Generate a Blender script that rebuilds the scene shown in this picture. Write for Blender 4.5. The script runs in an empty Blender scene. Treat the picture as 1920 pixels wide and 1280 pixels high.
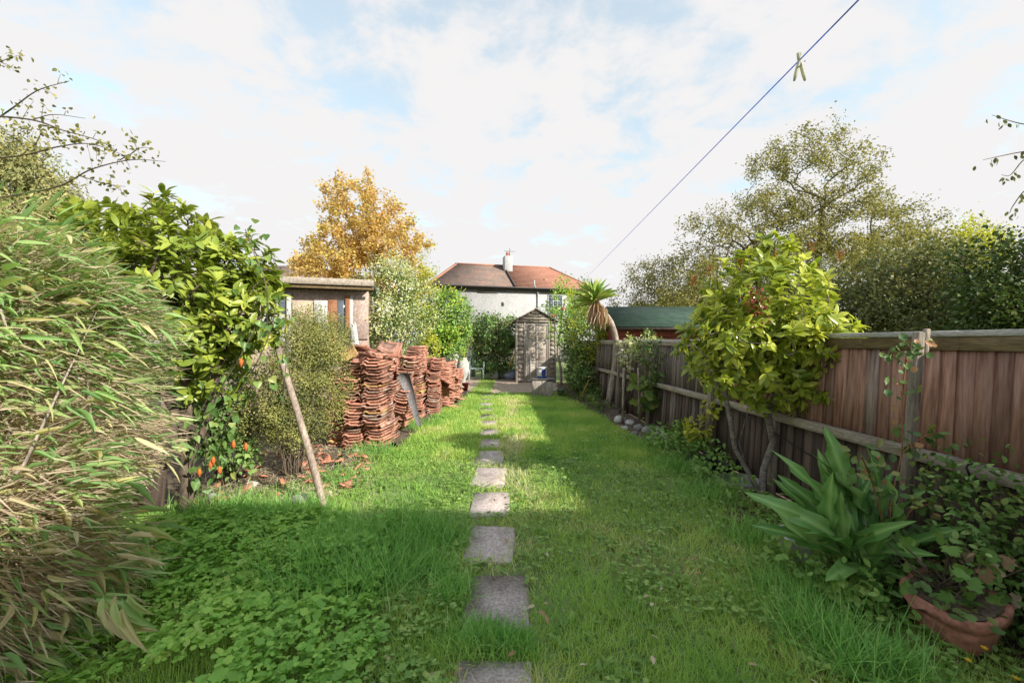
import bpy, math, random
import numpy as np
from mathutils import Matrix, Vector

# ---------------------------------------------------------------- camera, sky, sun, exposure
S = bpy.context.scene
COL = S.collection
CAM_H = 1.45
FPX = 760.0                       # focal length in pixels of the 1920 px wide photograph
cam_d = bpy.data.cameras.new('camera'); cam = bpy.data.objects.new('camera', cam_d); COL.objects.link(cam)
cam.location = (0, 0, CAM_H); cam.rotation_euler = (math.radians(90), 0, 0)
cam_d.sensor_width = 36.0; cam_d.lens = 36.0 * FPX / 1920.0
cam_d.clip_start = 0.05; cam_d.clip_end = 900
S.camera = cam

SUN_EL = math.radians(30.4)
SUN_AZ = math.atan2(0.809, -0.588)   # clockwise from +Y: the sun stands to the right, behind the camera
world = bpy.data.worlds.new('World'); S.world = world; world.use_nodes = True
wn, wl = world.node_tree.nodes, world.node_tree.links
wn.clear()
w_out = wn.new('ShaderNodeOutputWorld'); w_bg = wn.new('ShaderNodeBackground')
w_sky = wn.new('ShaderNodeTexSky'); w_sky.sky_type = 'NISHITA'; w_sky.sun_disc = False
w_sky.sun_elevation = SUN_EL; w_sky.sun_rotation = SUN_AZ
w_sky.air_density = 1.0; w_sky.dust_density = 1.5; w_sky.ozone_density = 1.0
w_tc = wn.new('ShaderNodeTexCoord'); w_sep = wn.new('ShaderNodeSeparateXYZ')
wl.new(w_tc.outputs['Generated'], w_sep.inputs[0])
def wmath(op, a, b=None, clamp=False):
    n = wn.new('ShaderNodeMath'); n.operation = op; n.use_clamp = clamp
    for i, v in enumerate((a, b)):
        if v is None: continue
        if isinstance(v, (int, float)): n.inputs[i].default_value = v
        else: wl.new(v, n.inputs[i])
    return n.outputs[0]
zz = wmath('ADD', wmath('MAXIMUM', w_sep.outputs['Z'], 0.0), 0.16)
w_cmb = wn.new('ShaderNodeCombineXYZ')
wl.new(wmath('DIVIDE', w_sep.outputs['X'], zz), w_cmb.inputs[0])
wl.new(wmath('DIVIDE', w_sep.outputs['Y'], zz), w_cmb.inputs[1])
w_n = wn.new('ShaderNodeTexNoise'); w_n.inputs['Scale'].default_value = 3.4; w_n.inputs['Detail'].default_value = 9
w_n.inputs['Roughness'].default_value = 0.6; w_n.inputs['Distortion'].default_value = 0.25
w_off = wn.new('ShaderNodeVectorMath'); w_off.operation = 'ADD'; w_off.inputs[1].default_value = (5.3, 2.2, 0)
wl.new(w_cmb.outputs[0], w_off.inputs[0]); wl.new(w_off.outputs[0], w_n.inputs['Vector'])
# more cloud cover low down, blue gaps high up
cover = wmath('SUBTRACT', w_n.outputs['Fac'], wmath('MULTIPLY', wmath('SUBTRACT', w_sep.outputs['Z'], 0.30), 0.42))
w_mr = wn.new('ShaderNodeMapRange'); w_mr.interpolation_type = 'SMOOTHSTEP'
w_mr.inputs['From Min'].default_value = 0.27; w_mr.inputs['From Max'].default_value = 0.47
w_mr.inputs['To Min'].default_value = 0.48; w_mr.inputs['To Max'].default_value = 1.0
wl.new(cover, w_mr.inputs['Value'])
SKY_STRENGTH = 0.10
CLOUD = 2.48                        # cloud radiance before SKY_STRENGTH
w_mix = wn.new('ShaderNodeMix'); w_mix.data_type = 'RGBA'
wl.new(w_mr.outputs[0], w_mix.inputs['Factor']); 
w_tint = wn.new('ShaderNodeMix'); w_tint.data_type = 'RGBA'; w_tint.blend_type = 'MULTIPLY'; w_tint.inputs['Factor'].default_value = 1
wl.new(w_sky.outputs[0], w_tint.inputs['A']); w_tint.inputs['B'].default_value = (0.95, 1.12, 0.92, 1); wl.new(w_tint.outputs['Result'], w_mix.inputs['A'])
w_mix.inputs['B'].default_value = (CLOUD, CLOUD * 0.985, CLOUD * 0.985, 1)
wl.new(w_mix.outputs['Result'], w_bg.inputs['Color']); w_bg.inputs['Strength'].default_value = SKY_STRENGTH
wl.new(w_bg.outputs[0], w_out.inputs['Surface'])

sun_d = bpy.data.lights.new('sun', 'SUN'); sun_d.energy = 2.0; sun_d.angle = math.radians(0.6); sun_d.color = (1.0, 0.93, 0.82)
sun = bpy.data.objects.new('sun', sun_d); COL.objects.link(sun); sun.location = (20, -10, 20)
sdir = Vector((math.cos(SUN_EL) * math.sin(SUN_AZ), math.cos(SUN_EL) * math.cos(SUN_AZ), math.sin(SUN_EL)))
sun.rotation_euler = sdir.to_track_quat('Z', 'Y').to_euler()
S.view_settings.view_transform = 'Standard'; S.view_settings.look = 'None'
S.view_settings.exposure = 1.88; S.view_settings.gamma = 1.0; S.view_settings.use_curve_mapping = False
S.render.engine = 'CYCLES'; S.cycles.max_bounces = 9; S.cycles.diffuse_bounces = 5; S.cycles.glossy_bounces = 2
S.cycles.transmission_bounces = 6; S.cycles.transparent_max_bounces = 4; S.cycles.use_denoising = True
S.cycles.sample_clamp_indirect = 6.0

# ---------------------------------------------------------------- helpers
random.seed(11)
rng = np.random.default_rng(11)
def W(px, py, d):                  # the point at depth d (metres) seen at that place in the photograph
    return np.array([(px - 960.0) * d / FPX, d, CAM_H - (py - 640.0) * d / FPX])
def G(px, py):                     # the ground point seen there
    return W(px, py, CAM_H * FPX / (py - 640.0))
def nrm(a):
    a = np.asarray(a, float); return a / np.maximum(np.linalg.norm(a, axis=-1, keepdims=True), 1e-9)

def tag(o, label=None, cat=None, group=None, kind=None):
    if label: o['label'] = label
    if cat: o['category'] = cat
    if group: o['group'] = group
    if kind: o['kind'] = kind
    return o
def thing(name, label, cat, loc, group=None):
    o = bpy.data.objects.new(name, None); COL.objects.link(o); o.location = tuple(float(v) for v in loc)
    o.empty_display_size = 0.1
    return tag(o, label, cat, group)

def make_mesh(name, V, Q=None, T=None, mat=None, rnd=None, smooth=False):
    V = np.asarray(V, np.float32).reshape(-1, 3)
    Q = np.zeros((0, 4), np.int32) if Q is None or len(Q) == 0 else np.asarray(Q, np.int32)
    T = np.zeros((0, 3), np.int32) if T is None or len(T) == 0 else np.asarray(T, np.int32)
    me = bpy.data.meshes.new(name)
    me.vertices.add(len(V)); me.vertices.foreach_set('co', V.ravel())
    nl = Q.size + T.size
    me.loops.add(nl); me.loops.foreach_set('vertex_index', np.concatenate([Q.ravel(), T.ravel()]).astype(np.int32))
    nf = len(Q) + len(T)
    me.polygons.add(nf)
    st = np.concatenate([np.arange(len(Q)) * 4, Q.size + np.arange(len(T)) * 3]).astype(np.int32)
    me.polygons.foreach_set('loop_start', st)
    if smooth: me.polygons.foreach_set('use_smooth', np.ones(nf, bool))
    if rnd is not None:
        a = me.attributes.new('rnd', 'FLOAT', 'POINT'); a.data.foreach_set('value', np.asarray(rnd, np.float32))
    me.update(calc_edges=True)
    if mat: me.materials.append(mat)
    return me
def part(name, geo, mat, parent, rnd=None, kind=None, smooth=False, label=None):
    V, Q, T = geo
    b = np.array(parent.location) if parent is not None else np.zeros(3)
    if parent is not None and parent.parent is not None: b = b + np.array(parent.parent.location)
    me = make_mesh(name, np.asarray(V) - b, Q, T, mat, rnd, smooth)
    o = bpy.data.objects.new(name, me); COL.objects.link(o); o.parent = parent
    if kind: o['kind'] = kind
    if label: o['label'] = label
    return o
def single(name, label, cat, geo, mat, group=None, rnd=None, smooth=False, kind=None):
    V, Q, T = geo; V = np.asarray(V, float)
    b = np.array([V[:, 0].mean(), V[:, 1].mean(), V[:, 2].min()])
    me = make_mesh(name, V - b, Q, T, mat, rnd, smooth)
    o = bpy.data.objects.new(name, me); COL.objects.link(o); o.location = tuple(b)
    return tag(o, label, cat, group, kind)
def structure(name, geo, mat, rnd=None, smooth=False):
    return tag(bpy_obj(name, make_mesh(name, *geo, mat, rnd, smooth)), kind='structure')
def bpy_obj(name, me, parent=None):
    o = bpy.data.objects.new(name, me); COL.objects.link(o); o.parent = parent; return o

def join(*geos):
    Vs, Qs, Ts, n = [], [], [], 0
    for V, Q, T in geos:
        V = np.asarray(V, float).reshape(-1, 3); Vs.append(V)
        if Q is not None and len(Q): Qs.append(np.asarray(Q) + n)
        if T is not None and len(T): Ts.append(np.asarray(T) + n)
        n += len(V)
    return np.concatenate(Vs), (np.concatenate(Qs) if Qs else None), (np.concatenate(Ts) if Ts else None)
def convex_fix(V, Q, T):
    """turn every face of a convex solid outwards"""
    V = np.asarray(V, float); c = V.mean(0); out = []
    for F in (Q, T):
        if F is None or len(F) == 0: out.append(None); continue
        F = np.asarray(F); a, b, d = V[F[:, 0]], V[F[:, 1]], V[F[:, 2]]; n = np.cross(b - a, d - a)
        bad = ((V[F].mean(1) - c) * n).sum(1) < 0; F = F.copy(); F[bad] = F[bad][:, ::-1]; out.append(F)
    return V, out[0], out[1]
def vol_fix(V, Q, T):
    """turn a closed surface outwards"""
    V = np.asarray(V, float); s = 0.0; c = V.mean(0)
    for F in (Q, T):
        if F is None or len(F) == 0: continue
        F = np.asarray(F); A = V[F] - c; s += (np.cross(A[:, 0], A[:, 1]) * A[:, 2]).sum()
        if F.shape[1] == 4: s += (np.cross(A[:, 0], A[:, 2]) * A[:, 3]).sum()
    if s < 0: Q = None if Q is None or len(Q) == 0 else np.asarray(Q)[:, ::-1]; T = None if T is None or len(T) == 0 else np.asarray(T)[:, ::-1]
    return V, Q, T
def box(c, s, rz=0.0, bev=0.0, taper=1.0, M=None):
    """box centred at c with full size s, chamfered when bev > 0"""
    sx, sy, sz = np.array(s, float) / 2
    b = min(bev, sx * .45, sy * .45, sz * .45)
    if b <= 0:
        V = np.array([[x * sx * (taper if z > 0 else 1), y * sy * (taper if z > 0 else 1), z * sz] for z in (-1, 1) for y in (-1, 1) for x in (-1, 1)])
        Q = [[0, 2, 3, 1], [4, 5, 7, 6], [0, 1, 5, 4], [2, 6, 7, 3], [0, 4, 6, 2], [1, 3, 7, 5]]; T = None
    else:
        V = []; 
        for z in (-1, 1):
            for y in (-1, 1):
                for x in (-1, 1):
                    V += [[x * (sx - b), y * (sy - b), z * sz], [x * (sx - b), y * sy, z * (sz - b)], [x * sx, y * (sy - b), z * (sz - b)]]
        V = np.array(V)
        def i(x, y, z, k): return ((z * 2 + y) * 2 + x) * 3 + k
        Q = [[i(0, 0, 0, 0), i(0, 1, 0, 0), i(1, 1, 0, 0), i(1, 0, 0, 0)], [i(0, 0, 1, 0), i(1, 0, 1, 0), i(1, 1, 1, 0), i(0, 1, 1, 0)],
             [i(0, 0, 0, 1), i(1, 0, 0, 1), i(1, 0, 1, 1), i(0, 0, 1, 1)], [i(0, 1, 0, 1), i(0, 1, 1, 1), i(1, 1, 1, 1), i(1, 1, 0, 1)],
             [i(0, 0, 0, 2), i(0, 0, 1, 2), i(0, 1, 1, 2), i(0, 1, 0, 2)], [i(1, 0, 0, 2), i(1, 1, 0, 2), i(1, 1, 1, 2), i(1, 0, 1, 2)]]
        for a in (0, 1):
            for c2 in (0, 1):
                Q += [[i(0, a, c2, 0), i(1, a, c2, 0), i(1, a, c2, 1), i(0, a, c2, 1)], [i(a, 0, c2, 0), i(a, 1, c2, 0), i(a, 1, c2, 2), i(a, 0, c2, 2)],
                      [i(a, c2, 0, 1), i(a, c2, 1, 1), i(a, c2, 1, 2), i(a, c2, 0, 2)]]
        T = [[i(x, y, z, 0), i(x, y, z, 1), i(x, y, z, 2)] for x in (0, 1) for y in (0, 1) for z in (0, 1)]
    if rz:
        c_, s_ = math.cos(rz), math.sin(rz); V = V @ np.array([[c_, s_, 0], [-s_, c_, 0], [0, 0, 1]])
    if M is not None: V = V @ np.asarray(M, float).T
    return convex_fix(V + np.asarray(c, float), Q, T)
def beam(p, q, w, h, up=(0, 0, 1), bev=0.0):
    """rectangular beam from p to q, w wide, h high"""
    p, q = np.asarray(p, float), np.asarray(q, float); y = nrm(q - p); x = nrm(np.cross(y, up)); z = np.cross(x, y)
    return box((p + q) / 2, (w, np.linalg.norm(q - p), h), bev=bev, M=np.stack([x, y, z], 1))
def tube(P, R, n=8, cap=True):
    P = np.asarray(P, float); R = np.broadcast_to(np.asarray(R, float), (len(P),))
    t = nrm(np.gradient(P, axis=0)); ref = np.array([0., 0, 1]) if abs(t[0][2]) < .9 else np.array([1., 0, 0])
    x = nrm(np.cross(t, ref)); y = np.cross(t, x)
    a = np.arange(n) * 2 * math.pi / n
    V = P[:, None] + R[:, None, None] * (np.cos(a)[None, :, None] * x[:, None] + np.sin(a)[None, :, None] * y[:, None])
    V = V.reshape(-1, 3); m = len(P); Q = []
    for k in range(m - 1):
        for j in range(n): Q.append([k * n + j, k * n + (j + 1) % n, (k + 1) * n + (j + 1) % n, (k + 1) * n + j])
    T = []
    if cap:
        V = np.concatenate([V, P[:1], P[-1:]])
        for j in range(n): T += [[m * n, (j + 1) % n, j], [m * n + 1, (m - 1) * n + j, (m - 1) * n + (j + 1) % n]]
    return vol_fix(V, Q, T)
def lathe(prof, c, n=20, M=None):
    """prof: list of (radius, z)"""
    P = np.array(prof, float); a = np.arange(n) * 2 * math.pi / n
    V = np.stack([P[:, :1] * np.cos(a), P[:, :1] * np.sin(a), np.repeat(P[:, 1:], n, 1)], 2).reshape(-1, 3); Q = []
    for k in range(len(P) - 1):
        for j in range(n): Q.append([k * n + j, k * n + (j + 1) % n, (k + 1) * n + (j + 1) % n, (k + 1) * n + j])
    if M is not None: V = V @ np.asarray(M).T
    return vol_fix(V + np.asarray(c, float), Q, None)
def ball(c, r, n=10, m=7, jit=0.0, seed=0):
    g = np.random.default_rng(seed); P = [(max(1e-3, math.sin(math.pi * k / m)), -math.cos(math.pi * k / m)) for k in range(m + 1)]
    V, Q, T = lathe(P, (0, 0, 0), n); V = V * (1 + jit * g.normal(size=(len(V), 1))) * np.asarray(r, float)
    return vol_fix(V + np.asarray(c, float), Q, T)
def smoothline(P, n=24):
    P = np.asarray(P, float); k = len(P); out = []
    P2 = np.concatenate([2 * P[:1] - P[1:2], P, 2 * P[-1:] - P[-2:-1]])
    for s in np.linspace(0, k - 1 - 1e-6, n):
        i = int(s); t = s - i; a, b, c, d = P2[i:i + 4]
        out.append(.5 * ((2 * b) + (-a + c) * t + (2 * a - 5 * b + 4 * c - d) * t * t + (-a + 3 * b - 3 * c + d) * t ** 3))
    return np.array(out)

# ---------------------------------------------------------------- materials
def newmat(name):
    m = bpy.data.materials.new(name); m.use_nodes = True; nt = m.node_tree
    return m, nt.nodes, nt.links, nt.nodes['Principled BSDF']
def ramp(nodes, stops):
    r = nodes.new('ShaderNodeValToRGB'); e = r.color_ramp.elements
    while len(e) < len(stops): e.new(0.5)
    for el, (p, c) in zip(e, stops): el.position = p; el.color = (*c, 1)
    return r
def surf(name, c1, c2, scale=6.0, rough=0.8, bump=0.3, stretch=(1, 1, 1), detail=6, fine=None, spec=0.3, c3=None, dist=0.01, tint=0.0, lo=.32, hi=.68, fc=.45):
    """two-tone noise material in object space; tint = brightness spread between objects"""
    m, N, L, B = newmat(name)
    tc = N.new('ShaderNodeTexCoord'); mp = N.new('ShaderNodeMapping'); mp.inputs['Scale'].default_value = stretch
    oi = N.new('ShaderNodeObjectInfo'); ad = N.new('ShaderNodeVectorMath'); ad.operation = 'ADD'
    sc = N.new('ShaderNodeMath'); sc.operation = 'MULTIPLY'; sc.inputs[1].default_value = 37.0; L.new(oi.outputs['Random'], sc.inputs[0])
    L.new(tc.outputs['Object'], ad.inputs[0]); L.new(sc.outputs[0], ad.inputs[1]); L.new(ad.outputs[0], mp.inputs['Vector'])
    n = N.new('ShaderNodeTexNoise'); n.inputs['Scale'].default_value = scale; n.inputs['Detail'].default_value = detail; n.inputs['Roughness'].default_value = .62
    L.new(mp.outputs[0], n.inputs['Vector'])
    st = [(lo, c1), (hi, c2)] if c3 is None else [(lo, c1), ((lo + hi) / 2, c2), (hi, c3)]
    r = ramp(N, st); L.new(n.outputs['Fac'], r.inputs['Fac'])
    out = r.outputs[0]
    if fine:
        n2 = N.new('ShaderNodeTexNoise'); n2.inputs['Scale'].default_value = fine; n2.inputs['Detail'].default_value = 4; L.new(mp.outputs[0], n2.inputs['Vector'])
        hs = N.new('ShaderNodeHueSaturation'); mr = N.new('ShaderNodeMapRange'); mr.inputs['To Min'].default_value = 1 - fc; mr.inputs['To Max'].default_value = 1 + fc
        mr.inputs['From Min'].default_value = .25; mr.inputs['From Max'].default_value = .75
        L.new(n2.outputs['Fac'], mr.inputs['Value']); L.new(mr.outputs[0], hs.inputs['Value']); L.new(out, hs.inputs['Color']); out = hs.outputs[0]
    if tint:
        h2 = N.new('ShaderNodeHueSaturation'); m2 = N.new('ShaderNodeMapRange'); m2.inputs['To Min'].default_value = 1 - tint; m2.inputs['To Max'].default_value = 1 + tint
        L.new(oi.outputs['Random'], m2.inputs['Value']); L.new(m2.outputs[0], h2.inputs['Value']); L.new(out, h2.inputs['Color']); out = h2.outputs[0]
    L.new(out, B.inputs['Base Color']); B.inputs['Roughness'].default_value = rough; B.inputs['Specular IOR Level'].default_value = spec
    if bump:
        b = N.new('ShaderNodeBump'); b.inputs['Strength'].default_value = bump; b.inputs['Distance'].default_value = dist
        L.new((n2 if fine else n).outputs['Fac'], b.inputs['Height']); L.new(b.outputs[0], B.inputs['Normal'])
    return m
def leafmat(name, stops, rough=0.5, trans=0.38, spec=0.35, tcol=(1.15, 1.1, .7), k=2.05):
    stops = [(p, tuple(min(.66, v * k) for v in c)) for p, c in stops]
    m, N, L, B = newmat(name)
    at = N.new('ShaderNodeAttribute'); at.attribute_name = 'rnd'
    r = ramp(N, stops); L.new(at.outputs['Fac'], r.inputs['Fac'])
    L.new(r.outputs[0], B.inputs['Base Color']); B.inputs['Roughness'].default_value = rough; B.inputs['Specular IOR Level'].default_value = spec
    tr = N.new('ShaderNodeBsdfTranslucent'); mx = N.new('ShaderNodeMix'); mx.data_type = 'RGBA'; mx.blend_type = 'MULTIPLY'
    mx.inputs['Factor'].default_value = 1; L.new(r.outputs[0], mx.inputs['A']); mx.inputs['B'].default_value = (*tcol, 1)
    L.new(mx.outputs['Result'], tr.inputs['Color'])
    ms = N.new('ShaderNodeMixShader'); ms.inputs[0].default_value = trans
    L.new(B.outputs[0], ms.inputs[1]); L.new(tr.outputs[0], ms.inputs[2]); L.new(ms.outputs[0], N['Material Output'].inputs['Surface'])
    return m
def plain(name, c, rough=.6, spec=.4, metal=0):
    m, N, L, B = newmat(name); B.inputs['Base Color'].default_value = (*c, 1); B.inputs['Roughness'].default_value = rough
    B.inputs['Specular IOR Level'].default_value = spec; B.inputs['Metallic'].default_value = metal
    return m

# ---------------------------------------------------------------- leaves
def tmpl_rows(prof, fold=.12, tip=True):
    """leaf along +y: prof = list of (y, half width) rows between base and tip; midrib folded"""
    V = [(0, 0, 0)]; T = []; Q = []
    for y, w in prof: V += [(-w, y, fold * w * 2), (0, y, 0), (w, y, fold * w * 2)]
    V.append((0, 1, 0)); n = len(V) - 1
    T += [(0, 3, 2), (0, 2, 1)]
    for k in range(len(prof) - 1):
        a = 1 + 3 * k; b = a + 3; Q += [(a, a + 1, b + 1, b), (a + 1, a + 2, b + 2, b + 1)]
    a = 1 + 3 * (len(prof) - 1); T += [(a, a + 1, n), (a + 1, a + 2, n)]
    return np.array(V, float), np.array(Q, int).reshape(-1, 4), np.array(T, int)
L_DIA = (np.array([(0, 0, 0), (.5, .5, .1), (0, 1, 0), (-.5, .5, .1)], float), np.zeros((0, 4), int), np.array([(0, 1, 2), (0, 2, 3)]))
L_OVAL = tmpl_rows([(.22, .36), (.55, .5), (.82, .3)], .14)
L_LANCE = tmpl_rows([(.12, .34), (.35, .5), (.7, .32)], .16)
L_BLADE3 = (np.array([(-.5, 0, 0), (.5, 0, 0), (-.42, .4, 0), (.42, .4, 0), (-.26, .75, 0), (.26, .75, 0), (0, 1, 0)], float), np.array([(0, 1, 3, 2), (2, 3, 5, 4)]), np.array([(4, 5, 6)]))
L_BLADE2 = (np.array([(-.5, 0, 0), (.5, 0, 0), (-.35, .55, 0), (.35, .55, 0), (0, 1, 0)], float), np.array([(0, 1, 3, 2)]), np.array([(2, 3, 4)]))
def fan(outline, cz=0.12):
    V = [(0, .35, -cz)] + [(x, y, .03 * math.cos(i * 1.9)) for i, (x, y) in enumerate(outline)]; n = len(outline)
    return np.array(V, float), np.zeros((0, 4), int), np.array([(0, i + 1, (i + 1) % n + 1) for i in range(n)])
L_HEART = fan([(0, .1), (.28, 0), (.5, .18), (.44, .45), (.2, .78), (0, 1), (-.2, .78), (-.44, .45), (-.5, .18), (-.28, 0)])
L_PALM = fan([(0, .08), (.22, -.02), (.5, .12), (.36, .3), (.55, .58), (.3, .6), (.24, .88), (0, 1), (-.24, .88), (-.3, .6), (-.55, .58), (-.36, .3), (-.5, .12), (-.22, -.02)])
L_SERR = fan([(0, 0), (.24, .12), (.3, .3), (.44, .36), (.36, .55), (.38, .7), (.18, .8), (0, 1), (-.18, .8), (-.38, .7), (-.36, .55), (-.44, .36), (-.3, .3), (-.24, .12)])
def frames(D, Nn):
    y = nrm(D); x = nrm(np.cross(y, Nn)); z = np.cross(x, y); return x, y, z
def scatter(tm, P, D, Nn, Ln, Wd, rnd, bend=0.25):
    """one mesh of leaves: template tm at P, pointing along D, facing Nn"""
    V0, Q0, T0 = tm; N_ = len(P); x, y, z = frames(D, Nn)
    Ln = np.broadcast_to(np.asarray(Ln, float), (N_,)); Wd = np.broadcast_to(np.asarray(Wd, float), (N_,)); bend = np.broadcast_to(np.asarray(bend, float), (N_,))
    lx = V0[None, :, 0] * Wd[:, None]; ly = V0[None, :, 1] * Ln[:, None]; lz = V0[None, :, 2] * Wd[:, None] - bend[:, None] * (V0[None, :, 1] ** 2) * Ln[:, None]
    V = P[:, None] + lx[..., None] * x[:, None] + ly[..., None] * y[:, None] + lz[..., None] * z[:, None]
    k = len(V0); off = np.arange(N_) * k
    Q = (Q0[None] + off[:, None, None]).reshape(-1, 4) if len(Q0) else None
    T = (T0[None] + off[:, None, None]).reshape(-1, 3) if len(T0) else None
    return (V.reshape(-1, 3), Q, T), np.repeat(np.asarray(rnd, float), k)
_leafmesh = {}
def leaf_parts(tm, key, mat, parent, P, D, Nn, Ln, Wd, rnd, name='leaf', bend=.25):
    """single leaves as parts of their plant; they share a few meshes"""
    x, y, z = frames(D, Nn); b = np.array(parent.location)
    N_ = len(P); Ln = np.broadcast_to(Ln, (N_,)); Wd = np.broadcast_to(Wd, (N_,)); bend = np.broadcast_to(bend, (N_,))
    for i in range(N_):
        q = min(9, int(rnd[i] * 10)); s = int(np.clip(round(bend[i] / .18), 0, 3)); k = (key, q, s)
        if k not in _leafmesh:
            V = tm[0].copy(); V[:, 2] -= s * .18 * V[:, 1] ** 2
            _leafmesh[k] = make_mesh(name, V, tm[1], tm[2], mat, np.full(len(V), (q + .5) / 10))
        o = bpy.data.objects.new(name, _leafmesh[k]); COL.objects.link(o); o.parent = parent
        M = Matrix.Identity(4)
        for r_ in range(3):
            M[r_][0] = x[i, r_] * Wd[i]; M[r_][1] = y[i, r_] * Ln[i]; M[r_][2] = z[i, r_] * Ln[i]; M[r_][3] = P[i, r_] - b[r_]
        o.matrix_basis = M
def foliage(tm, key, mat, parent, P, D, Nn, Ln, Wd, rnd, bend=.25, n_parts=0, name='leaf', rest='foliage'):
    """the n_parts leaves nearest the camera become parts, the others one mesh"""
    N_ = len(P); Ln = np.broadcast_to(Ln, (N_,)); Wd = np.broadcast_to(Wd, (N_,)); bend = np.broadcast_to(bend, (N_,))
    if n_parts:
        d = np.linalg.norm(P - np.array([0, 0, CAM_H]), axis=1)
        inview = (np.abs(P[:, 0]) < 1.27 * P[:, 1]) & (P[:, 1] > .2)
        o = np.argsort(np.where(inview, d, 99)); a, r = o[:n_parts], o[n_parts:]
        leaf_parts(tm, key, mat, parent, P[a], D[a], Nn[a], Ln[a], Wd[a], rnd[a], name, bend[a])
    else: r = np.arange(N_)
    if len(r):
        g, rr = scatter(tm, P[r], D[r], Nn[r], Ln[r], Wd[r], rnd[r], bend[r])
        return part(rest, g, mat, parent, rr, kind='stuff')
def rand_dirs(n, g=None): return nrm((g or rng).normal(size=(n, 3)))

# ---------------------------------------------------------------- trees
def in_env(env, n, g, shell=.0):
    w = np.array([e[2] if len(e) > 2 else np.prod(e[1]) for e in env], float); w /= w.sum()
    out = []
    for e, k in zip(env, g.multinomial(n, w)):
        u = rand_dirs(k, g); r = g.uniform(shell ** 3, 1, size=(k, 1)) ** (1 / 3)
        out.append(np.asarray(e[0]) + u * r * np.asarray(e[1]))
    return np.concatenate(out)
def grow(trunk, env, n, R, tip, g, shell=.25, sag=.05, mid=1):
    """trunk polyline(s) plus n twig ends drawn from the envelope -> nodes, parent index, radius"""
    nodes, par = [], []
    fork = None
    for line in trunk:
        line = np.asarray(line, float); prev = -1
        if nodes:
            dd = np.linalg.norm(np.array(nodes) - line[0], axis=1); prev = int(dd.argmin())
        for p in line: nodes.append(p); par.append(prev); prev = len(nodes) - 1
        fork = line[-1]
    first = len(nodes)
    base = np.mean([np.asarray(l, float)[-1] for l in trunk], axis=0)
    A = in_env(env, n, g, shell); A = A[np.argsort(np.linalg.norm(A - base, axis=1))]
    Z0 = min(np.asarray(l, float)[max(0, len(l) - 3)][2] for l in trunk)
    Nn_ = np.zeros((first + n * (mid + 1), 3)); Nn_[:first] = nodes; cnt = first
    depth = np.zeros(len(Nn_)); ok = np.ones(len(Nn_), bool)
    for i in range(first): ok[i] = nodes[i][2] >= Z0
    for p in A:
        d = np.linalg.norm(Nn_[:cnt] - p, axis=1) + .25 * depth[:cnt] + np.where(ok[:cnt], 0, 9)
        j = int(d.argmin()); q = Nn_[j]; prev = j; ln = np.linalg.norm(p - q)
        for k in range(mid):
            t = (k + 1) / (mid + 1); m = q * (1 - t) + p * t + g.normal(size=3) * ln * .09 + np.array([0, 0, sag * ln])
            Nn_[cnt] = m; par.append(prev); depth[cnt] = depth[j] + ln * t; prev = cnt; cnt += 1
        Nn_[cnt] = p; par.append(prev); depth[cnt] = depth[j] + ln; cnt += 1
    Nn_ = Nn_[:cnt]; par = np.array(par)
    acc = np.zeros(cnt); kids = np.zeros(cnt, int)
    for i in range(cnt - 1, -1, -1):
        if kids[i] == 0: acc[i] = 1.0
        if par[i] >= 0: acc[par[i]] += acc[i]; kids[par[i]] += 1
    rad = tip * acc ** .45
    s = R / rad[0]
    rad = np.maximum(tip * .8, rad * np.where(acc > 1.5, s ** (np.log(np.maximum(acc, 1)) / np.log(max(acc[0], 2))), 1))
    return Nn_, par, rad, kids, first
def limbs(nodes, par, rad, n=5):
    i = np.nonzero(par >= 0)[0]; p0, p1 = nodes[par[i]], nodes[i]; r1 = rad[i]; r0 = np.minimum(rad[par[i]], r1 * 1.6)
    y = nrm(p1 - p0); ref = np.where(np.abs(y[:, 2:]) < .9, np.array([[0, 0, 1.]]), np.array([[1., 0, 0]])); x = nrm(np.cross(y, ref)); z = np.cross(x, y)
    a = np.arange(n) * 2 * math.pi / n
    ring = np.cos(a)[None, :, None] * x[:, None] + np.sin(a)[None, :, None] * z[:, None]
    V = np.concatenate([p0[:, None] + ring * r0[:, None, None], (p1 + y * r1[:, None] * .3)[:, None] + ring * r1[:, None, None]], 1)
    k = np.arange(n); Q0 = np.stack([k, (k + 1) % n, n + (k + 1) % n, n + k], 1)
    Q = (Q0[None] + (np.arange(len(i)) * 2 * n)[:, None, None]).reshape(-1, 4)
    return V.reshape(-1, 3), Q, None
def twig_dirs(nodes, par):
    d = np.zeros_like(nodes); ok = par >= 0; d[ok] = nrm(nodes[ok] - nodes[par[ok]]); d[~ok] = (0, 0, 1); return d
def leaves_on(nodes, par, first, per, spread, Ls, g, up=.6, droop=.0, wr=.5, out=.6, top_only=None, clump=.5):
    """loose leaves round every twig node"""
    idx = np.arange(first, len(nodes))
    if top_only is not None: idx = idx[top_only(nodes[idx])]
    n = g.poisson(per, len(idx)); I = np.repeat(idx, n); D0 = twig_dirs(nodes, par)
    t = g.uniform(0, 1, (len(I), 1)); P = nodes[I] * (1 - t * .6) + nodes[np.maximum(par[I], 0)] * t * .6 + g.normal(size=(len(I), 3)) * spread
    D = nrm(D0[I] * out + rand_dirs(len(I), g) + np.array([0, 0, -droop])); Nn = nrm(np.array([0, 0, up]) + rand_dirs(len(I), g) * .7)
    cr = g.uniform(0, 1, len(nodes)); rnd = clump * cr[I] + (1 - clump) * g.uniform(0, 1, len(I))
    Ln = Ls * g.uniform(.6, 1.2, len(I)); return P, D, Nn, Ln, Ln * wr, rnd
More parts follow.
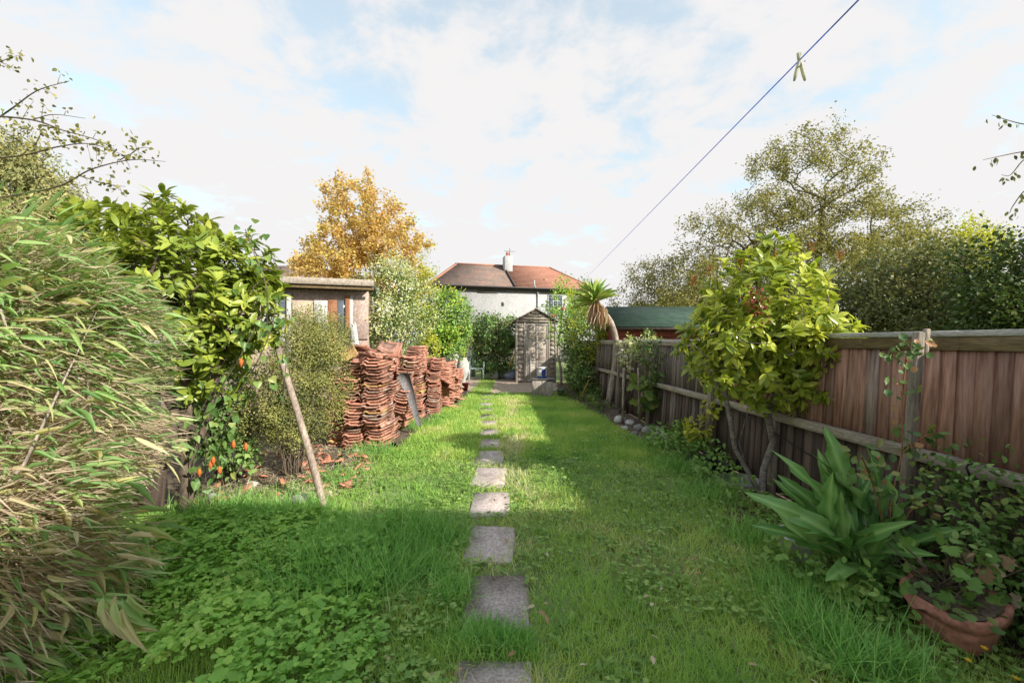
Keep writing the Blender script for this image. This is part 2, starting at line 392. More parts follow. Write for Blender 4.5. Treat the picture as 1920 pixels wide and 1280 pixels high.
def rosettes(nodes, dirs, per, Ls, g, wr=.38, ang=(35, 85), clump=.5, back=.1):
    """whorls of leaves radiating from shoot ends"""
    n = g.integers(per[0], per[1] + 1, len(nodes)); I = np.repeat(np.arange(len(nodes)), n)
    ax = dirs[I]; ref = nrm(np.cross(ax, rand_dirs(len(I), g))); th = np.radians(g.uniform(ang[0], ang[1], len(I)))[:, None]
    D = ax * np.cos(th) + ref * np.sin(th); P = nodes[I] - ax * g.uniform(0, back, (len(I), 1))
    Nn = nrm(ax * 1.0 - D * .2 + g.normal(size=(len(I), 3)) * .18 + np.array([0, 0, .25]))
    cr = g.uniform(0, 1, len(nodes)); rnd = clump * cr[I] + (1 - clump) * g.uniform(0, 1, len(I)); Ln = Ls * g.uniform(.6, 1.15, len(I))
    return P, D, Nn, Ln, Ln * wr, rnd

# ================================================================ materials in use
M_soil = surf('soil', (.06, .045, .032), (.16, .12, .085), 9, .95, .6, fine=60)
M_lawn = surf('lawn_soil', (.10, .15, .045), (.17, .23, .075), 2.2, .95, .5, fine=45, c3=(.24, .22, .12))
M_slab = surf('concrete', (.265, .215, .20), (.42, .355, .335), 4.5, .9, .35, fine=70, dist=.004, tint=.10, c3=(.335, .28, .265))
M_dirt = surf('trodden_dirt', (.28, .21, .16), (.46, .36, .285), 5, .95, .4, fine=40)
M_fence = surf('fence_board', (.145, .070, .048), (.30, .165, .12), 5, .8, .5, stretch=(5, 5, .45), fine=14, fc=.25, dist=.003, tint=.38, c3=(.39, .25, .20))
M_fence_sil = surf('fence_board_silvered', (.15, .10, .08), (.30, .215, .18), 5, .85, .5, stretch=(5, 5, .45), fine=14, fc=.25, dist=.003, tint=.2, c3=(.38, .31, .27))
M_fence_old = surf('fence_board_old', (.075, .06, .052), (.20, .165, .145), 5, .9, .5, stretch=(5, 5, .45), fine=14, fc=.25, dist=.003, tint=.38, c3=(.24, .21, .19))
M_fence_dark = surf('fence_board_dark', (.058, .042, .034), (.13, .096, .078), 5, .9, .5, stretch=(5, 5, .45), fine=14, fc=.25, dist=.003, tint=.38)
M_rail = surf('rail_wood', (.22, .185, .15), (.42, .37, .31), 4, .9, .4, stretch=(6, .8, 6), fine=30, dist=.003)
M_cap = surf('cap_wood', (.30, .29, .275), (.50, .49, .47), 4, .9, .4, stretch=(6, .8, 6), fine=30, dist=.003)
M_cap2 = surf('cap_board', (.10, .075, .035), (.21, .155, .085), 4, .9, .4, stretch=(6, .6, 6), fine=20, dist=.003)
M_post = surf('post_wood', (.14, .115, .09), (.30, .26, .215), 5, .9, .5, stretch=(8, 8, .6), fine=22, dist=.004)
M_grey = surf('weathered_wood', (.24, .20, .165), (.48, .42, .37), 5, .9, .6, stretch=(1.2, 2.2, 5), fine=18, fc=.22, dist=.002, tint=.2)
M_greyv = surf('weathered_door', (.22, .19, .17), (.44, .40, .365), 5, .9, .5, stretch=(7, 7, .7), fine=22, dist=.004, tint=.15)
M_pole = surf('pole_wood', (.20, .155, .125), (.42, .34, .28), 4, .85, .5, stretch=(3, 3, .8), fine=30, dist=.004)
M_tile = surf('clay_tile', (.27, .115, .08), (.42, .205, .145), 7, .85, .4, fine=40, dist=.004, tint=.42, c3=(.40, .21, .15), lo=.3, hi=.7)
M_tile2 = surf('clay_tile_grey', (.20, .10, .075), (.36, .20, .15), 7, .9, .4, fine=40, dist=.004, tint=.25, c3=(.45, .38, .33))
M_lichen = surf('clay_tile_lichen', (.36, .16, .08), (.45, .38, .14), 9, .9, .4, fine=40, dist=.004)
M_slate = surf('grey_slate', (.13, .125, .125), (.20, .19, .19), 3, .75, .2, fine=50)
M_white = surf('white_render', (.36, .36, .365), (.42, .42, .425), 1.2, .9, .1, fine=25)
M_wframe = plain('white_frame', (.42, .43, .47), .5)
M_glass = plain('window_glass', (.10, .12, .15), .08, .6)
M_roofL = surf('old_roof_tile', (.17, .13, .115), (.22, .165, .14), 1.3, .9, .3, fine=9, fc=.3, c3=(.29, .175, .14))
M_roofR = surf('red_roof_tile', (.34, .165, .115), (.41, .21, .15), 1.5, .85, .2, fine=9, fc=.2)
M_gutter = plain('gutter', (.06, .05, .05), .6)
M_felt = surf('green_felt', (.020, .045, .032), (.045, .080, .058), 5, .9, .3, fine=60)
M_redwood = surf('red_wood', (.13, .030, .022), (.24, .065, .048), 5, .8, .3, stretch=(1, 8, 8), fine=20)
M_pink = surf('pink_board', (.32, .24, .21), (.48, .38, .33), 3, .85, .2, fine=30)
M_tan = surf('tan_board', (.36, .27, .17), (.48, .42, .32), 5, .9, .2, fine=30)
M_door = surf('brown_door', (.20, .085, .045), (.32, .15, .08), 5, .8, .3, stretch=(6, 6, .6), fine=20)
M_wboard = surf('white_board', (.42, .42, .42), (.54, .53, .52), 4, .8, .1)
M_bark = surf('bark', (.060, .045, .033), (.16, .125, .095), 14, .95, .8, stretch=(1, 1, .35), fine=50, dist=.01)
M_barkp = surf('pale_bark', (.22, .18, .145), (.40, .34, .285), 14, .9, .6, stretch=(1, 1, .4), fine=40, dist=.008)
M_barkg = surf('grey_bark', (.13, .115, .10), (.29, .26, .23), 12, .95, .8, stretch=(1, 1, 2.5), fine=40, dist=.01)
M_cane = leafmat('dry_cane', [(0, (.36, .27, .19)), (.5, (.54, .43, .32)), (1, (.64, .55, .42))], .8, .3, k=1.03)
M_terra = surf('terracotta', (.30, .130, .090), (.42, .20, .15), 5, .85, .2, fine=30)
M_black = plain('black_plastic', (.012, .012, .013), .5)
M_blue = plain('blue_plastic', (.02, .045, .30), .4)
M_bluel = leafmat('blue_cord', [(0, (.20, .31, .66)), (1, (.20, .31, .66))], .4, .8, k=1.0, tcol=(1, 1, 1))
M_whitep = plain('white_plastic', (.50, .50, .49), .45)
M_chair = plain('pale_green_plastic', (.34, .44, .41), .45)
M_stonew = surf('white_stone', (.36, .35, .34), (.54, .53, .51), 6, .9, .3, fine=40)
M_stone = surf('grey_stone', (.20, .19, .18), (.36, .35, .33), 6, .9, .4, fine=40)
M_yellow = plain('yellow_wood', (.42, .31, .05), .6)
M_peg = leafmat('peg_plastic', [(0, (.60, .60, .48)), (1, (.60, .60, .48))], .4, .5, k=1, tcol=(1, 1, .9))
M_metal = plain('steel', (.25, .25, .25), .35, .5, 1)
M_bag = plain('blue_white_bag', (.30, .33, .48), .5)

# ================================================================ ground
def ground_geo():
    def axis(lo, hi, a, b, fine, coarse):
        return np.unique(np.concatenate([np.linspace(lo, a, coarse), np.linspace(a, b, fine), np.linspace(b, hi, coarse)]))
    xs = axis(-260, 260, -6, 6, 60, 14); ys = axis(-60, 420, 0, 16, 80, 14)
    X, Y = np.meshgrid(xs, ys); Z = .012 * np.sin(X * 3.1 + Y * .7) * np.sin(Y * 2.3 - X) - .012
    V = np.stack([X.ravel(), Y.ravel(), Z.ravel()], 1); n, m = len(xs), len(ys)
    i = (np.arange(m - 1)[:, None] * n + np.arange(n - 1)[None]).ravel()
    return V, np.stack([i, i + 1, i + n + 1, i + n], 1), None
structure('ground', ground_geo(), M_lawn, smooth=True)
def sheet(name, outline, z, mat, jit=.05, seed=1):
    g = np.random.default_rng(seed); P = np.asarray(outline, float); Q = []
    for a, b in zip(P, np.roll(P, -1, 0)):
        for t in np.linspace(0, 1, 9)[:-1]: Q.append(a * (1 - t) + b * t + g.normal(size=2) * jit)
    Q = np.array(Q); c = Q.mean(0); V = np.concatenate([np.c_[Q, np.full(len(Q), z)], [[c[0], c[1], z + .004]]]); n = len(Q)
    return structure(name, (V, None, [(i, (i + 1) % n, n) for i in range(n)]), mat)
sheet('soil_bed', [(-6, 3.35), (-2.6, 3.55), (-1.7, 4.6), (-1.55, 5.4), (-1.5, 9), (-1.2, 11.3), (-2, 14), (-7, 14)], .006, M_soil, .05, 2)
sheet('fence_border', [(2.75, .9), (2.05, .9), (1.95, 2.8), (2.0, 4.2), (1.75, 6.6), (1.72, 8.3), (1.25, 10.4), (1.45, 14), (2.5, 14)], .007, M_soil, .06, 3)
sheet('dirt_path', [(-1.5, 11.5), (-.75, 11.25), (.1, 11.35), (1.45, 11.9), (1.5, 14.2), (.1, 15.2), (-2.6, 17.5), (-2.8, 15)], .010, M_dirt, .07, 4)

# stepping stones: far edge row, near edge row, left and right limit in the photograph
SL = [(1240, 1330, 852, 994), (1082, 1183, 874, 990), (988, 1054, 876, 964), (924, 970, 884, 956), (878, 911, 888, 947), (846, 871, 891, 945),
      (824, 841, 896, 940), (805, 818, 898, 937), (789, 798, 900, 933), (777, 785, 898, 928), (766, 772, 898, 926), (756, 762, 899, 925), (748, 752, 900, 924), (740, 744, 900, 923)]
slab_path = thing('stepping_stone_path', None, None, (0, 0, 0)); slab_path['kind'] = 'structure'
slab_path['label'] = 'row of grey concrete paving slabs set in the lawn'
SLABS = []
for k, (y0, y1, xl, xr) in enumerate(SL):
    a, b = G((xl + xr) / 2, y0), G((xl + xr) / 2, y1); w = (xr - xl) / FPX * (a[1] + b[1]) / 2
    w = max(.33, min(.38, w)); ln = a[1] - b[1]; c = (a + b) / 2; rz = random.uniform(-.05, .05)
    V, Q, T = box((0, 0, 0), (w, ln, .05), bev=.007); V = np.asarray(V)
    V[:, 0] += np.random.default_rng(k).normal(size=len(V)) * .009; V[:, 1] += np.random.default_rng(k + 50).normal(size=len(V)) * .008
    me = make_mesh('slab', V, Q, T, M_slab); o = bpy_obj('slab', me, slab_path)
    o.location = (c[0], c[1], -.013); o.rotation_euler = (random.uniform(-.01, .01), random.uniform(-.015, .015), rz)
    SLABS.append((c[0], c[1], w / 2, ln / 2))

# ================================================================ fence on the right
LEAN = 0.07
def fx(y, z=0.0): return 2.67 - .04 * y + LEAN * z
def add_boards(parent, y0, y1, z0, z1, pitch, mats, g, gap=None, off=0.0, thick=.024, ov=.022):
    """feather-edged boards along the fence line, each a part"""
    b = np.array(parent.location); y = y0; k = 0
    meshes = {}
    while y < y1:
        w = pitch + ov
        key = (round(z0, 2), k % 5)
        if key not in meshes:
            h = z1 - z0; jt = g.normal(size=8) * .003
            V = np.array([(0, 0, 0), (thick, 0, 0), (0, w, 0), (.006, w, 0), (0, 0, h), (thick, 0, h), (0, w, h), (.006, w, h)], float)
            V[:, 1] += jt; V[:, 0] *= -1
            meshes[key] = make_mesh('board', V, [[0, 1, 3, 2], [4, 6, 7, 5], [0, 4, 5, 1], [2, 3, 7, 6], [0, 2, 6, 4], [1, 5, 7, 3]], None, None)
            meshes[key].materials.append(None)
        o = bpy_obj('board', meshes[key], parent)
        o.material_slots[0].link = 'OBJECT'; o.material_slots[0].material = mats[int(g.integers(len(mats)))]
        tilt = g.normal() * .004 + (gap[k % len(gap)] if gap else 0)
        o.location = (fx(y, z0) + off - b[0] + g.normal() * .0015, y - b[1] + (0.02 if tilt > .012 else 0), z0 - b[2])
        o.rotation_euler = (tilt, math.atan(LEAN), math.atan(.04) + .04)
        y += pitch * g.uniform(.84, 1.12); k += 1
def fence_beam(name, parent, y0, y1, z, w, h, off, mat, kk=1, sagg=0.0):
    n = 5; P = [np.array([fx(y, z) + off, y, z - sagg * math.sin(math.pi * t)]) for t, y in zip(np.linspace(0, 1, n), np.linspace(y0, y1, n))]
    return part(name, join(*[beam(P[i], P[i + 1] + (P[i + 1] - P[i]) * .002, w, h, bev=.004) for i in range(n - 1)][:]), mat, parent)
gF = np.random.default_rng(5)
fence_a = thing('garden_fence', 'tall brown board fence along the right with grey capping rail', 'fence', (fx(3), 3, 0))
add_boards(fence_a, .6, 5.05, .76, 1.42, .098, [M_fence] * 11 + [M_fence_sil], gF)
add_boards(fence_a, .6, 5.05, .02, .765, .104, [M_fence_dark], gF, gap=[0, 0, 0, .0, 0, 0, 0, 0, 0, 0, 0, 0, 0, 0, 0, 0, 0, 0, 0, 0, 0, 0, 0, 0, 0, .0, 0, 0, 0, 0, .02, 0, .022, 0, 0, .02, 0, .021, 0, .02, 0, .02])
fence_b = thing('garden_fence', 'weathered grey narrow-board fence beyond the leafy tree on the right', 'fence', (fx(9), 9, 0))
add_boards(fence_b, 5.1, 14.2, .76, 1.40, .072, [M_fence_old], gF, ov=.016)
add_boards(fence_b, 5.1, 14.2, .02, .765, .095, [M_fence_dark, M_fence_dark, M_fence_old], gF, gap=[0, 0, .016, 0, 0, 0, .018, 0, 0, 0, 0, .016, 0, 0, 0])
for ya, yb in ((.5, 2.35), (2.352, 4.2), (4.202, 5.06)): fence_beam('rail', fence_a, ya, yb, .735 + gF.normal() * .004, .06, .075, -.052, M_rail)
for ya, yb in ((5.062, 6.9), (6.902, 8.7), (8.702, 10.6), (10.602, 14.2)): fence_beam('rail', fence_b, ya, yb, .73 + gF.normal() * .004, .06, .075, -.052, M_rail)
for ya, yb in ((.5, 3.02), (3.022, 5.06)):
    fence_beam('cap_board', fence_a, ya, yb, 1.436, .022, .08, -.030, M_cap2); fence_beam('capping', fence_a, ya, yb, 1.497, .085, .036, -.012, M_cap)
for ya, yb in ((5.062, 8.0), (8.002, 11.1), (11.102, 14.2)):
    fence_beam('cap_board', fence_b, ya, yb, 1.405, .022, .05, -.030, M_rail); fence_beam('capping', fence_b, ya, yb, 1.455, .085, .05, -.01, M_cap)
for y in (1.2, 3.86): part('post', beam((fx(y, 0) - .05, y, 0), (fx(y, .7) - .05, y, .70), .05, .075, (0, 1, 0), .004), M_post, fence_a)
part('post', beam((fx(4.94, 0) - .08, 4.94, 0), (fx(4.94, 1.3) - .08, 4.94, 1.3), .10, .10, (0, 1, 0), .006), M_post, fence_a)
for y in (6.9, 8.7, 10.6, 12.4): part('post', beam((fx(y, 0) - .07, y, 0), (fx(y, 1.35) - .07, y, 1.35), .09, .09, (0, 1, 0), .006), M_post, fence_b)
# black cable drooping along the fence
cab = smoothline([(fx(1.0) - .10, 1.0, .56), (fx(1.6) - .06, 1.6, .47), (fx(2.25) - .04, 2.25, .60), (fx(2.55) - .04, 2.55, .53), (fx(3.3) - .05, 3.3, .50), (fx(3.7) - .05, 3.7, .57), (fx(4.2) - .06, 4.2, .68), (fx(4.6) - .07, 4.6, .74)], 50)
cab2 = smoothline([(fx(2.2) - .03, 2.2, .585), (fx(2.2) - .095, 2.2, .72), (fx(2.21) - .10, 2.21, .775), (fx(2.21) - .02, 2.21, .785)], 12)
single('cable', 'thin black cable drooping along the lower fence boards', 'cable', join(tube(cab, .0055, 6), tube(cab2, .006, 6)), M_black, smooth=True)
# broken stake in front of the fence
sp = W(1724, 622, 2.42); sb = np.array([2.33, 2.45, 0])
stk = thing('wooden_stake', 'rough grey wooden stake rising above the fence, wrapped in bramble', 'stake', sb)
part('shaft', beam(sb, sp, .052, .045, (0, 1, 0), .006), M_post, stk)
part('split_top', beam(sb + (sp - sb) * .90 + np.array([.03, -.012, 0]), sp + (sp - sb) * .012 + np.array([.03, -.012, 0]), .03, .03, (0, 1, 0), .006), M_pole, stk)

# ================================================================ buildings
def gable_quad(p): return (np.asarray(p, float), [list(range(len(p)))] if len(p) == 4 else None, [list(range(3))] if len(p) == 3 else None)
def slab_from(poly, th):
    """thick plate from a planar polygon (list of points)"""
    P = np.asarray(poly, float); n = nrm(np.cross(P[1] - P[0], P[2] - P[0])); V = np.concatenate([P, P - n * th]); k = len(P)
    Q = [[i, (i + 1) % k, k + (i + 1) % k, k + i] for i in range(k)]; T = []
    if k == 4: Q += [[3, 2, 1, 0], [4, 5, 6, 7]]
    else: T = [[2, 1, 0], [3, 4, 5]]
    return convex_fix(V, Q, T)
def roof_courses(e0, e1, r0, r1, n, lift=.025, th=.03):
    """overlapping courses from eave e0-e1 to ridge r0-r1"""
    e0, e1, r0, r1 = (np.asarray(v, float) for v in (e0, e1, r0, r1)); out = []
    nn = nrm(np.cross(e1 - e0, r0 - e0))
    for k in range(n):
        a, b = k / n, (k + 1.12) / n; b = min(b, 1)
        out.append(slab_from([e0 + (r0 - e0) * a + nn * lift, e1 + (r1 - e1) * a + nn * lift, e1 + (r1 - e1) * b + nn * .004, e0 + (r0 - e0) * b + nn * .004], th))
    return join(*out)
# --- the pair of white houses at the end
ang = -math.radians(13.0)
hc = np.array([.15, 28.6, 0]); ux = np.array([math.cos(ang), -math.sin(ang), 0]); uy = np.array([math.sin(ang), math.cos(ang), 0])
def H(u, v, z): return hc + ux * u + uy * v + np.array([0, 0, z])
house = thing('white_house', 'white rendered two-storey house with brown and red tiled roof halves', 'house', hc)
LU, RU, HE, HR, DV = -5.7, 5.9, 5.25, 7.45, 7.6
def hbox(u0, u1, v0, v1, z0, z1, bev=0): return box(H((u0 + u1) / 2, (v0 + v1) / 2, (z0 + z1) / 2), (u1 - u0, v1 - v0, z1 - z0), rz=-ang, bev=bev)
part('wall', hbox(LU, RU, 0, DV, -.05, HE), M_white, house)
MID = -.02
rl = part('roof', join(roof_courses(H(LU - .3, -.3, HE - .02), H(MID, -.3, HE - .02), H(LU + 2.0, DV / 2, HR), H(MID, DV / 2, HR), 30),
     slab_from([H(LU - .3, -.3, HE), H(LU + 2, DV / 2, HR), H(LU - .3, DV + .3, HE)], .05), slab_from([H(MID, DV + .3, HE), H(LU - .3, DV + .3, HE), H(LU + 2, DV / 2, HR), H(MID, DV / 2, HR)], .05)), M_roofL, house, label='weathered brown tiled left half of the roof')
rr_ = part('roof', join(roof_courses(H(MID + .06, -.3, HE - .02), H(RU + .3, -.3, HE - .02), H(MID + .06, DV / 2, HR), H(RU - 2.0, DV / 2, HR), 17, .045, .04),
     slab_from([H(RU + .3, -.3, HE), H(RU + .3, DV + .3, HE), H(RU - 2, DV / 2, HR)], .05), slab_from([H(RU + .3, DV + .3, HE), H(MID, DV + .3, HE), H(MID, DV / 2, HR), H(RU - 2, DV / 2, HR)], .05)), M_roofR, house, label='newer red tiled right half of the roof')
part('ridge', join(beam(H(LU + 1.9, DV / 2, HR + .03), H(MID, DV / 2, HR + .03), .22, .12), beam(H(MID + .02, DV / 2, HR + .03), H(RU - 1.9, DV / 2, HR + .03), .22, .12), beam(H(RU - 2, DV / 2, HR + .02), H(RU + .25, -.25, HE + .04), .2, .1), beam(H(LU + 2, DV / 2, HR + .02), H(LU - .25, -.25, HE + .04), .2, .1)), M_roofR, house)
part('party_ridge', beam(H(MID + .02, -.32, HE + .07), H(MID + .02, DV / 2, HR + .10), .09, .12), M_gutter, house)
part('gutter', join(beam(H(LU - .3, -.36, HE - .05), H(RU + .3, -.36, HE - .05), .12, .10)), M_gutter, house)
part('fascia', join(beam(H(LU - .2, -.22, HE - .17), H(RU + .2, -.22, HE - .17), .04, .14)), M_gutter, house)
ch = part('chimney', hbox(-.12, .50, 2.6, 3.4, 5.9, 8.05, .02), M_white, house)
part('chimney_pot', lathe([(.13, 8.05), (.15, 8.2), (.12, 8.4), (.10, 8.4), (.10, 8.1)], H(.2, 3.0, 0), 10), M_terra, ch)
part('aerial', join(tube([H(.34, 2.9, 8.05), H(.34, 2.9, 8.7)], .02, 5), tube([H(-.1, 2.9, 8.45), H(.75, 2.9, 8.45)], .015, 5)), M_gutter, house)
part('downpipe', tube(smoothline([H(1.35, -.45, 5.75), H(1.38, -.45, 5.3), H(1.7, -.1, 5.0), H(1.72, -.08, 3.5), H(1.72, -.08, .2)], 20), .05, 7), M_wframe, house)
part('roof_vent', hbox(2.55, 2.8, 1.0, 1.2, 5.9, 6.12, .03), M_roofR, house)
def house_window(u0, u1, z0, z1, cols, rows, par=None):
    w = part('window', join(hbox(u0 - .05, u1 + .05, -.05, -.004, z1, z1 + .06), hbox(u0 - .05, u1 + .05, -.09, -.004, z0 - .08, z0), hbox(u0 - .05, u0, -.05, -.004, z0, z1), hbox(u1, u1 + .05, -.05, -.004, z0, z1),
       *[hbox(u0 + (u1 - u0) * i / cols - .03, u0 + (u1 - u0) * i / cols + .03, -.045, -.004, z0, z1) for i in range(1, cols)], *[hbox(u0, u1, -.04, -.004, z0 + (z1 - z0) * i / rows - .025, z0 + (z1 - z0) * i / rows + .025) for i in range(1, rows)]), M_wframe, house)
    for i in range(cols):
        for j in range(rows):
            a, b = u0 + (u1 - u0) * i / cols + .03, u0 + (u1 - u0) * (i + 1) / cols - .03; c, d = z0 + (z1 - z0) * j / rows + .025, z0 + (z1 - z0) * (j + 1) / rows - .025
            part('pane', hbox(a, b, -.02, -.003, c, d), M_glass, w)
house_window(2.55, 3.55, 3.2, 4.75, 3, 4); house_window(4.1, 5.0, 3.2, 4.75, 3, 4)
part('wall_vent', hbox(-.9, -.75, -.04, -.003, 3.95, 4.2), M_gutter, house)
part('wall_bracket', join(hbox(-4.0, -3.75, -.2, -.003, 4.3, 4.45), hbox(-3.75, -3.3, -.06, -.003, 4.45, 4.5)), M_slate, house)
part('eaves_panel', hbox(-2.6, -1.2, -.06, -.003, 4.82, 5.0), M_slate, house)
# --- roof of another house far left
h2 = thing('brown_roofed_house', 'brown tiled house roof just showing behind the orange autumn tree', 'house', (-18, 33, 0))
part('wall', box((-18, 33, 2.4), (8, 7, 4.8)), M_white, h2)
part('roof', join(roof_courses((-22.3, 29.2, 4.8), (-13.7, 29.2, 4.8), (-20.5, 33, 7.6), (-15.5, 33, 7.6), 24), slab_from([(-13.7, 29.2, 4.8), (-13.7, 36.8, 4.8), (-15.5, 33, 7.6)], .05), slab_from([(-22.3, 36.8, 4.8), (-22.3, 29.2, 4.8), (-20.5, 33, 7.6)], .05), slab_from([(-13.7, 36.8, 4.8), (-22.3, 36.8, 4.8), (-20.5, 33, 7.6), (-15.5, 33, 7.6)], .05)), M_roofL, h2)
# --- unseen flat-roofed block, added behind the camera to shade the foreground
shade_ext = thing('added_shade_extension', 'unseen flat-roofed extension added behind the camera to shade the near lawn', 'house', (5, -3, 0))
part('wall', box((5.4, -3.3, 1.85), (5.8, 5.6, 3.7)), M_wboard, shade_ext)
part('roof', box((5.4, -3.3, 3.78), (5.95, 5.8, .16), bev=.02), M_slate, shade_ext)
part('low_shade_block', box((2.09, -3.3, 1.48), (.78, 5.6, 2.96)), M_wboard, shade_ext)  # added lower section, its height set so sun reaches the bamboo hedge
part('door', box((3.4, -.49, 1.05), (1.0, .05, 2.1), bev=.01), M_wframe, shade_ext)
part('window', box((5.8, -.49, 1.5), (1.6, .05, 1.2), bev=.01), M_glass, shade_ext)

# --- outbuilding on the left
ob = np.array([-3.0, 8.45, 0]); oa = math.radians(180 - 17)     # runs left and slightly nearer
ox = np.array([math.cos(oa), -abs(math.sin(oa)), 0]); oy = np.array([-.292, .956, 0])
def O(u, v, z): return ob + ox * u + oy * v + np.array([0, 0, z])
orz = math.atan2(-ox[1], -ox[0])
def obox(u0, u1, v0, v1, z0, z1, bev=.003): return box(O((u0 + u1) / 2, (v0 + v1) / 2, (z0 + z1) / 2), (u1 - u0, v1 - v0, z1 - z0), rz=orz, bev=bev)
outb = thing('flat_roofed_outbuilding', 'old patched outbuilding with flat roof and weathered fascia, half hidden by bushes', 'outbuilding', ob)
part('wall', obox(0, 3.6, .06, 3.2, 0, 2.50), M_pink, outb)
part('roof', obox(-.12, 3.8, -.25, 3.4, 2.62, 2.70, .01), M_slate, outb)
part('fascia', obox(-.12, 3.8, -.29, -.25, 2.565, 2.695, .008), M_rail, outb)
part('fascia_board', obox(-.12, 3.8, -.24, -.20, 2.49, 2.565, .008), M_cap2, outb)
def op(name, u0, u1, z0, z1, v, mat): part(name, obox(u0, u1, v, .055, z0, z1), mat, outb)
op('panel', 0.0, .30, 1.5, 2.38, .02, M_pink); op('panel', 0.30, .36, 1.2, 2.38, .005, M_wboard); op('post', .36, .44, 1.0, 2.40, -.01, M_door)
op('window', .46, .60, 1.6, 2.30, .03, M_glass); op('door', .60, .78, 1.0, 2.30, .02, M_door); op('panel', .78, 1.03, 1.3, 2.28, .00, M_wboard)
op('panel', 1.05, 1.42, 1.2, 2.25, .015, M_tan); op('post', 1.44, 1.52, 1.0, 2.40, -.01, M_wboard); op('window', 1.55, 1.95, 2.0, 2.36, .03, M_glass); op('panel', 1.55, 1.95, 1.4, 1.99, .015, M_wboard)
op('panel', 2.0, 3.55, 1.0, 2.36, .015, M_tan)
single('white_board', 'narrow white board leaning beside the outbuilding door', 'board', beam(W(684, 650, 8.0) - np.array([0, 0, 1.3]), W(662, 606, 8.25), .12, .03, (0, 1, 0), .004), M_wboard)

# --- garden shed at the end of the lawn
sh = np.array([.83, 14.3, 0]); SW, SD, SE, SA = 1.36, 1.7, 2.24, 2.58
shed = thing('garden_shed', 'narrow weathered grey timber shed with gabled roof at the lawn end', 'shed', sh)
def sbox(x0, x1, y0, y1, z0, z1, bev=.004): return box(sh + np.array([(x0 + x1) / 2, (y0 + y1) / 2, (z0 + z1) / 2]), (x1 - x0, y1 - y0, z1 - z0), bev=bev)
part('core', join(sbox(-SW / 2 + .03, SW / 2 - .03, .04, SD, .0, SE - .05, 0)), M_fence_dark, shed)
DX0, DX1, DH = -.36, .45, 2.10
def lap_board(x0, x1, z, h, front=True, y=0.0):
    V = sh + np.array([(x0, y - .028, z), (x1, y - .028, z), (x1, y + .03, z), (x0, y + .03, z), (x0, y + .002, z + h), (x1, y + .002, z + h), (x1, y + .03, z + h), (x0, y + .03, z + h)])
    part('board', convex_fix(V, [[0, 3, 2, 1], [4, 5, 6, 7], [0, 1, 5, 4], [1, 2, 6, 5], [2, 3, 7, 6], [3, 0, 4, 7]], None), M_grey, shed)
z = .03
while z < SE - .16:
    h = .158 + random.uniform(-.008, .008)
    lap_board(-SW / 2 + .02, DX0 - .03, z, h + .012); 
    lap_board(DX1 + .03, SW / 2 - .0, z, h + .012)
    z += h
zg = SE - .12; k = 0
while zg < SA - .04:
    hw = min(SW / 2, (SW / 2 + .1) * (SA - zg - .105) / (SA - SE + .05) + .03); lap_board(-hw, hw, zg, .105, y=-.02 - .004 * k); zg += .10; k += 1
for x0, x1 in ((-SW / 2 - .012, -SW / 2 + .045), (SW / 2, SW / 2 + .045)): part('corner_post', sbox(x0, x1, -.033, .05, 0, SE), M_greyv, shed)
for sgn in (-1, 1):
    part('side_wall', sbox(min(sgn * SW / 2, sgn * (SW / 2 + .03)), max(sgn * SW / 2, sgn * (SW / 2 + .03)), .055, SD, 0, SE), M_grey, shed)
    a = sh + np.array([sgn * (SW / 2 + .14), -.10, SE - .08]); b = sh + np.array([0, -.10, SA + .04]); dy = np.array([0, SD + .2, 0])
    part('roof', slab_from([a, b, b + dy, a + dy] if sgn < 0 else [b, a, a + dy, b + dy], .035), M_fence_old, shed)
door = part('door', sbox(DX0, DX1, -.006, .03, .02, DH), M_greyv, shed)
part('door_frame', join(sbox(DX0 - .045, DX0 - .002, -.036, .03, 0, DH + .03), sbox(DX1 + .002, DX1 + .045, -.036, .03, 0, DH + .03)), M_greyv, shed)
dw = (DX1 - DX0)
for i in range(2):
    x0 = DX0 + .09 + i * (dw - .06) / 2; x1 = x0 + dw / 2 - .15
    for z0, z1 in ((1.55, 1.98), (.78, 1.45), (.15, .66)): part('door_panel', join(sbox(x0, x1, -.014, -.004, z0, z1, .003)), M_grey, door)
for x0, x1 in ((DX0, DX0 + .07), (DX0 + dw / 2 - .04, DX0 + dw / 2 + .04), (DX1 - .07, DX1)): part('door_stile', sbox(x0, x1, -.017, -.005, .02, DH - .01), M_greyv, door)
for z0, z1 in ((.03, .13), (.68, .76), (1.46, 1.54), (2.0, 2.08)): [part('door_rail', sbox(DX0 + .072 + i * (dw / 2 - .03), DX0 + dw / 2 - .042 + i * (dw / 2 - .03), -.016, -.005, z0, z1), M_greyv, door) for i in (0, 1)]
part('white_batten', sbox(DX0 + .17, DX0 + .21, -.05, -.03, .05, .95), M_wboard, door)
# --- green-roofed shed beyond the fence
gs = thing('green_roofed_shed', 'red timber shed with dark green felt roof behind the fence', 'shed', (3.75, 10.4, 0))
part('wall', join(box((3.75, 10.7, .88), (2.5, 2.3, 1.76), bev=.01)), M_redwood, gs)
for k in range(3): part('board', box((3.75, 9.535, 1.32 + k * .16), (2.5, .03, .15), bev=.006), M_redwood, gs)
part('roof', join(slab_from([(2.4, 9.3, 1.80), (5.1, 9.3, 1.80), (5.05, 10.6, 2.36), (2.45, 10.6, 2.36)], .04), slab_from([(5.1, 12.0, 1.80), (2.4, 12.0, 1.80), (2.45, 10.6, 2.36), (5.05, 10.6, 2.36)], .04)), M_felt, gs)
part('bargeboard', beam((2.4, 9.31, 1.74), (5.1, 9.31, 1.74), .03, .05), M_fence_dark, gs)

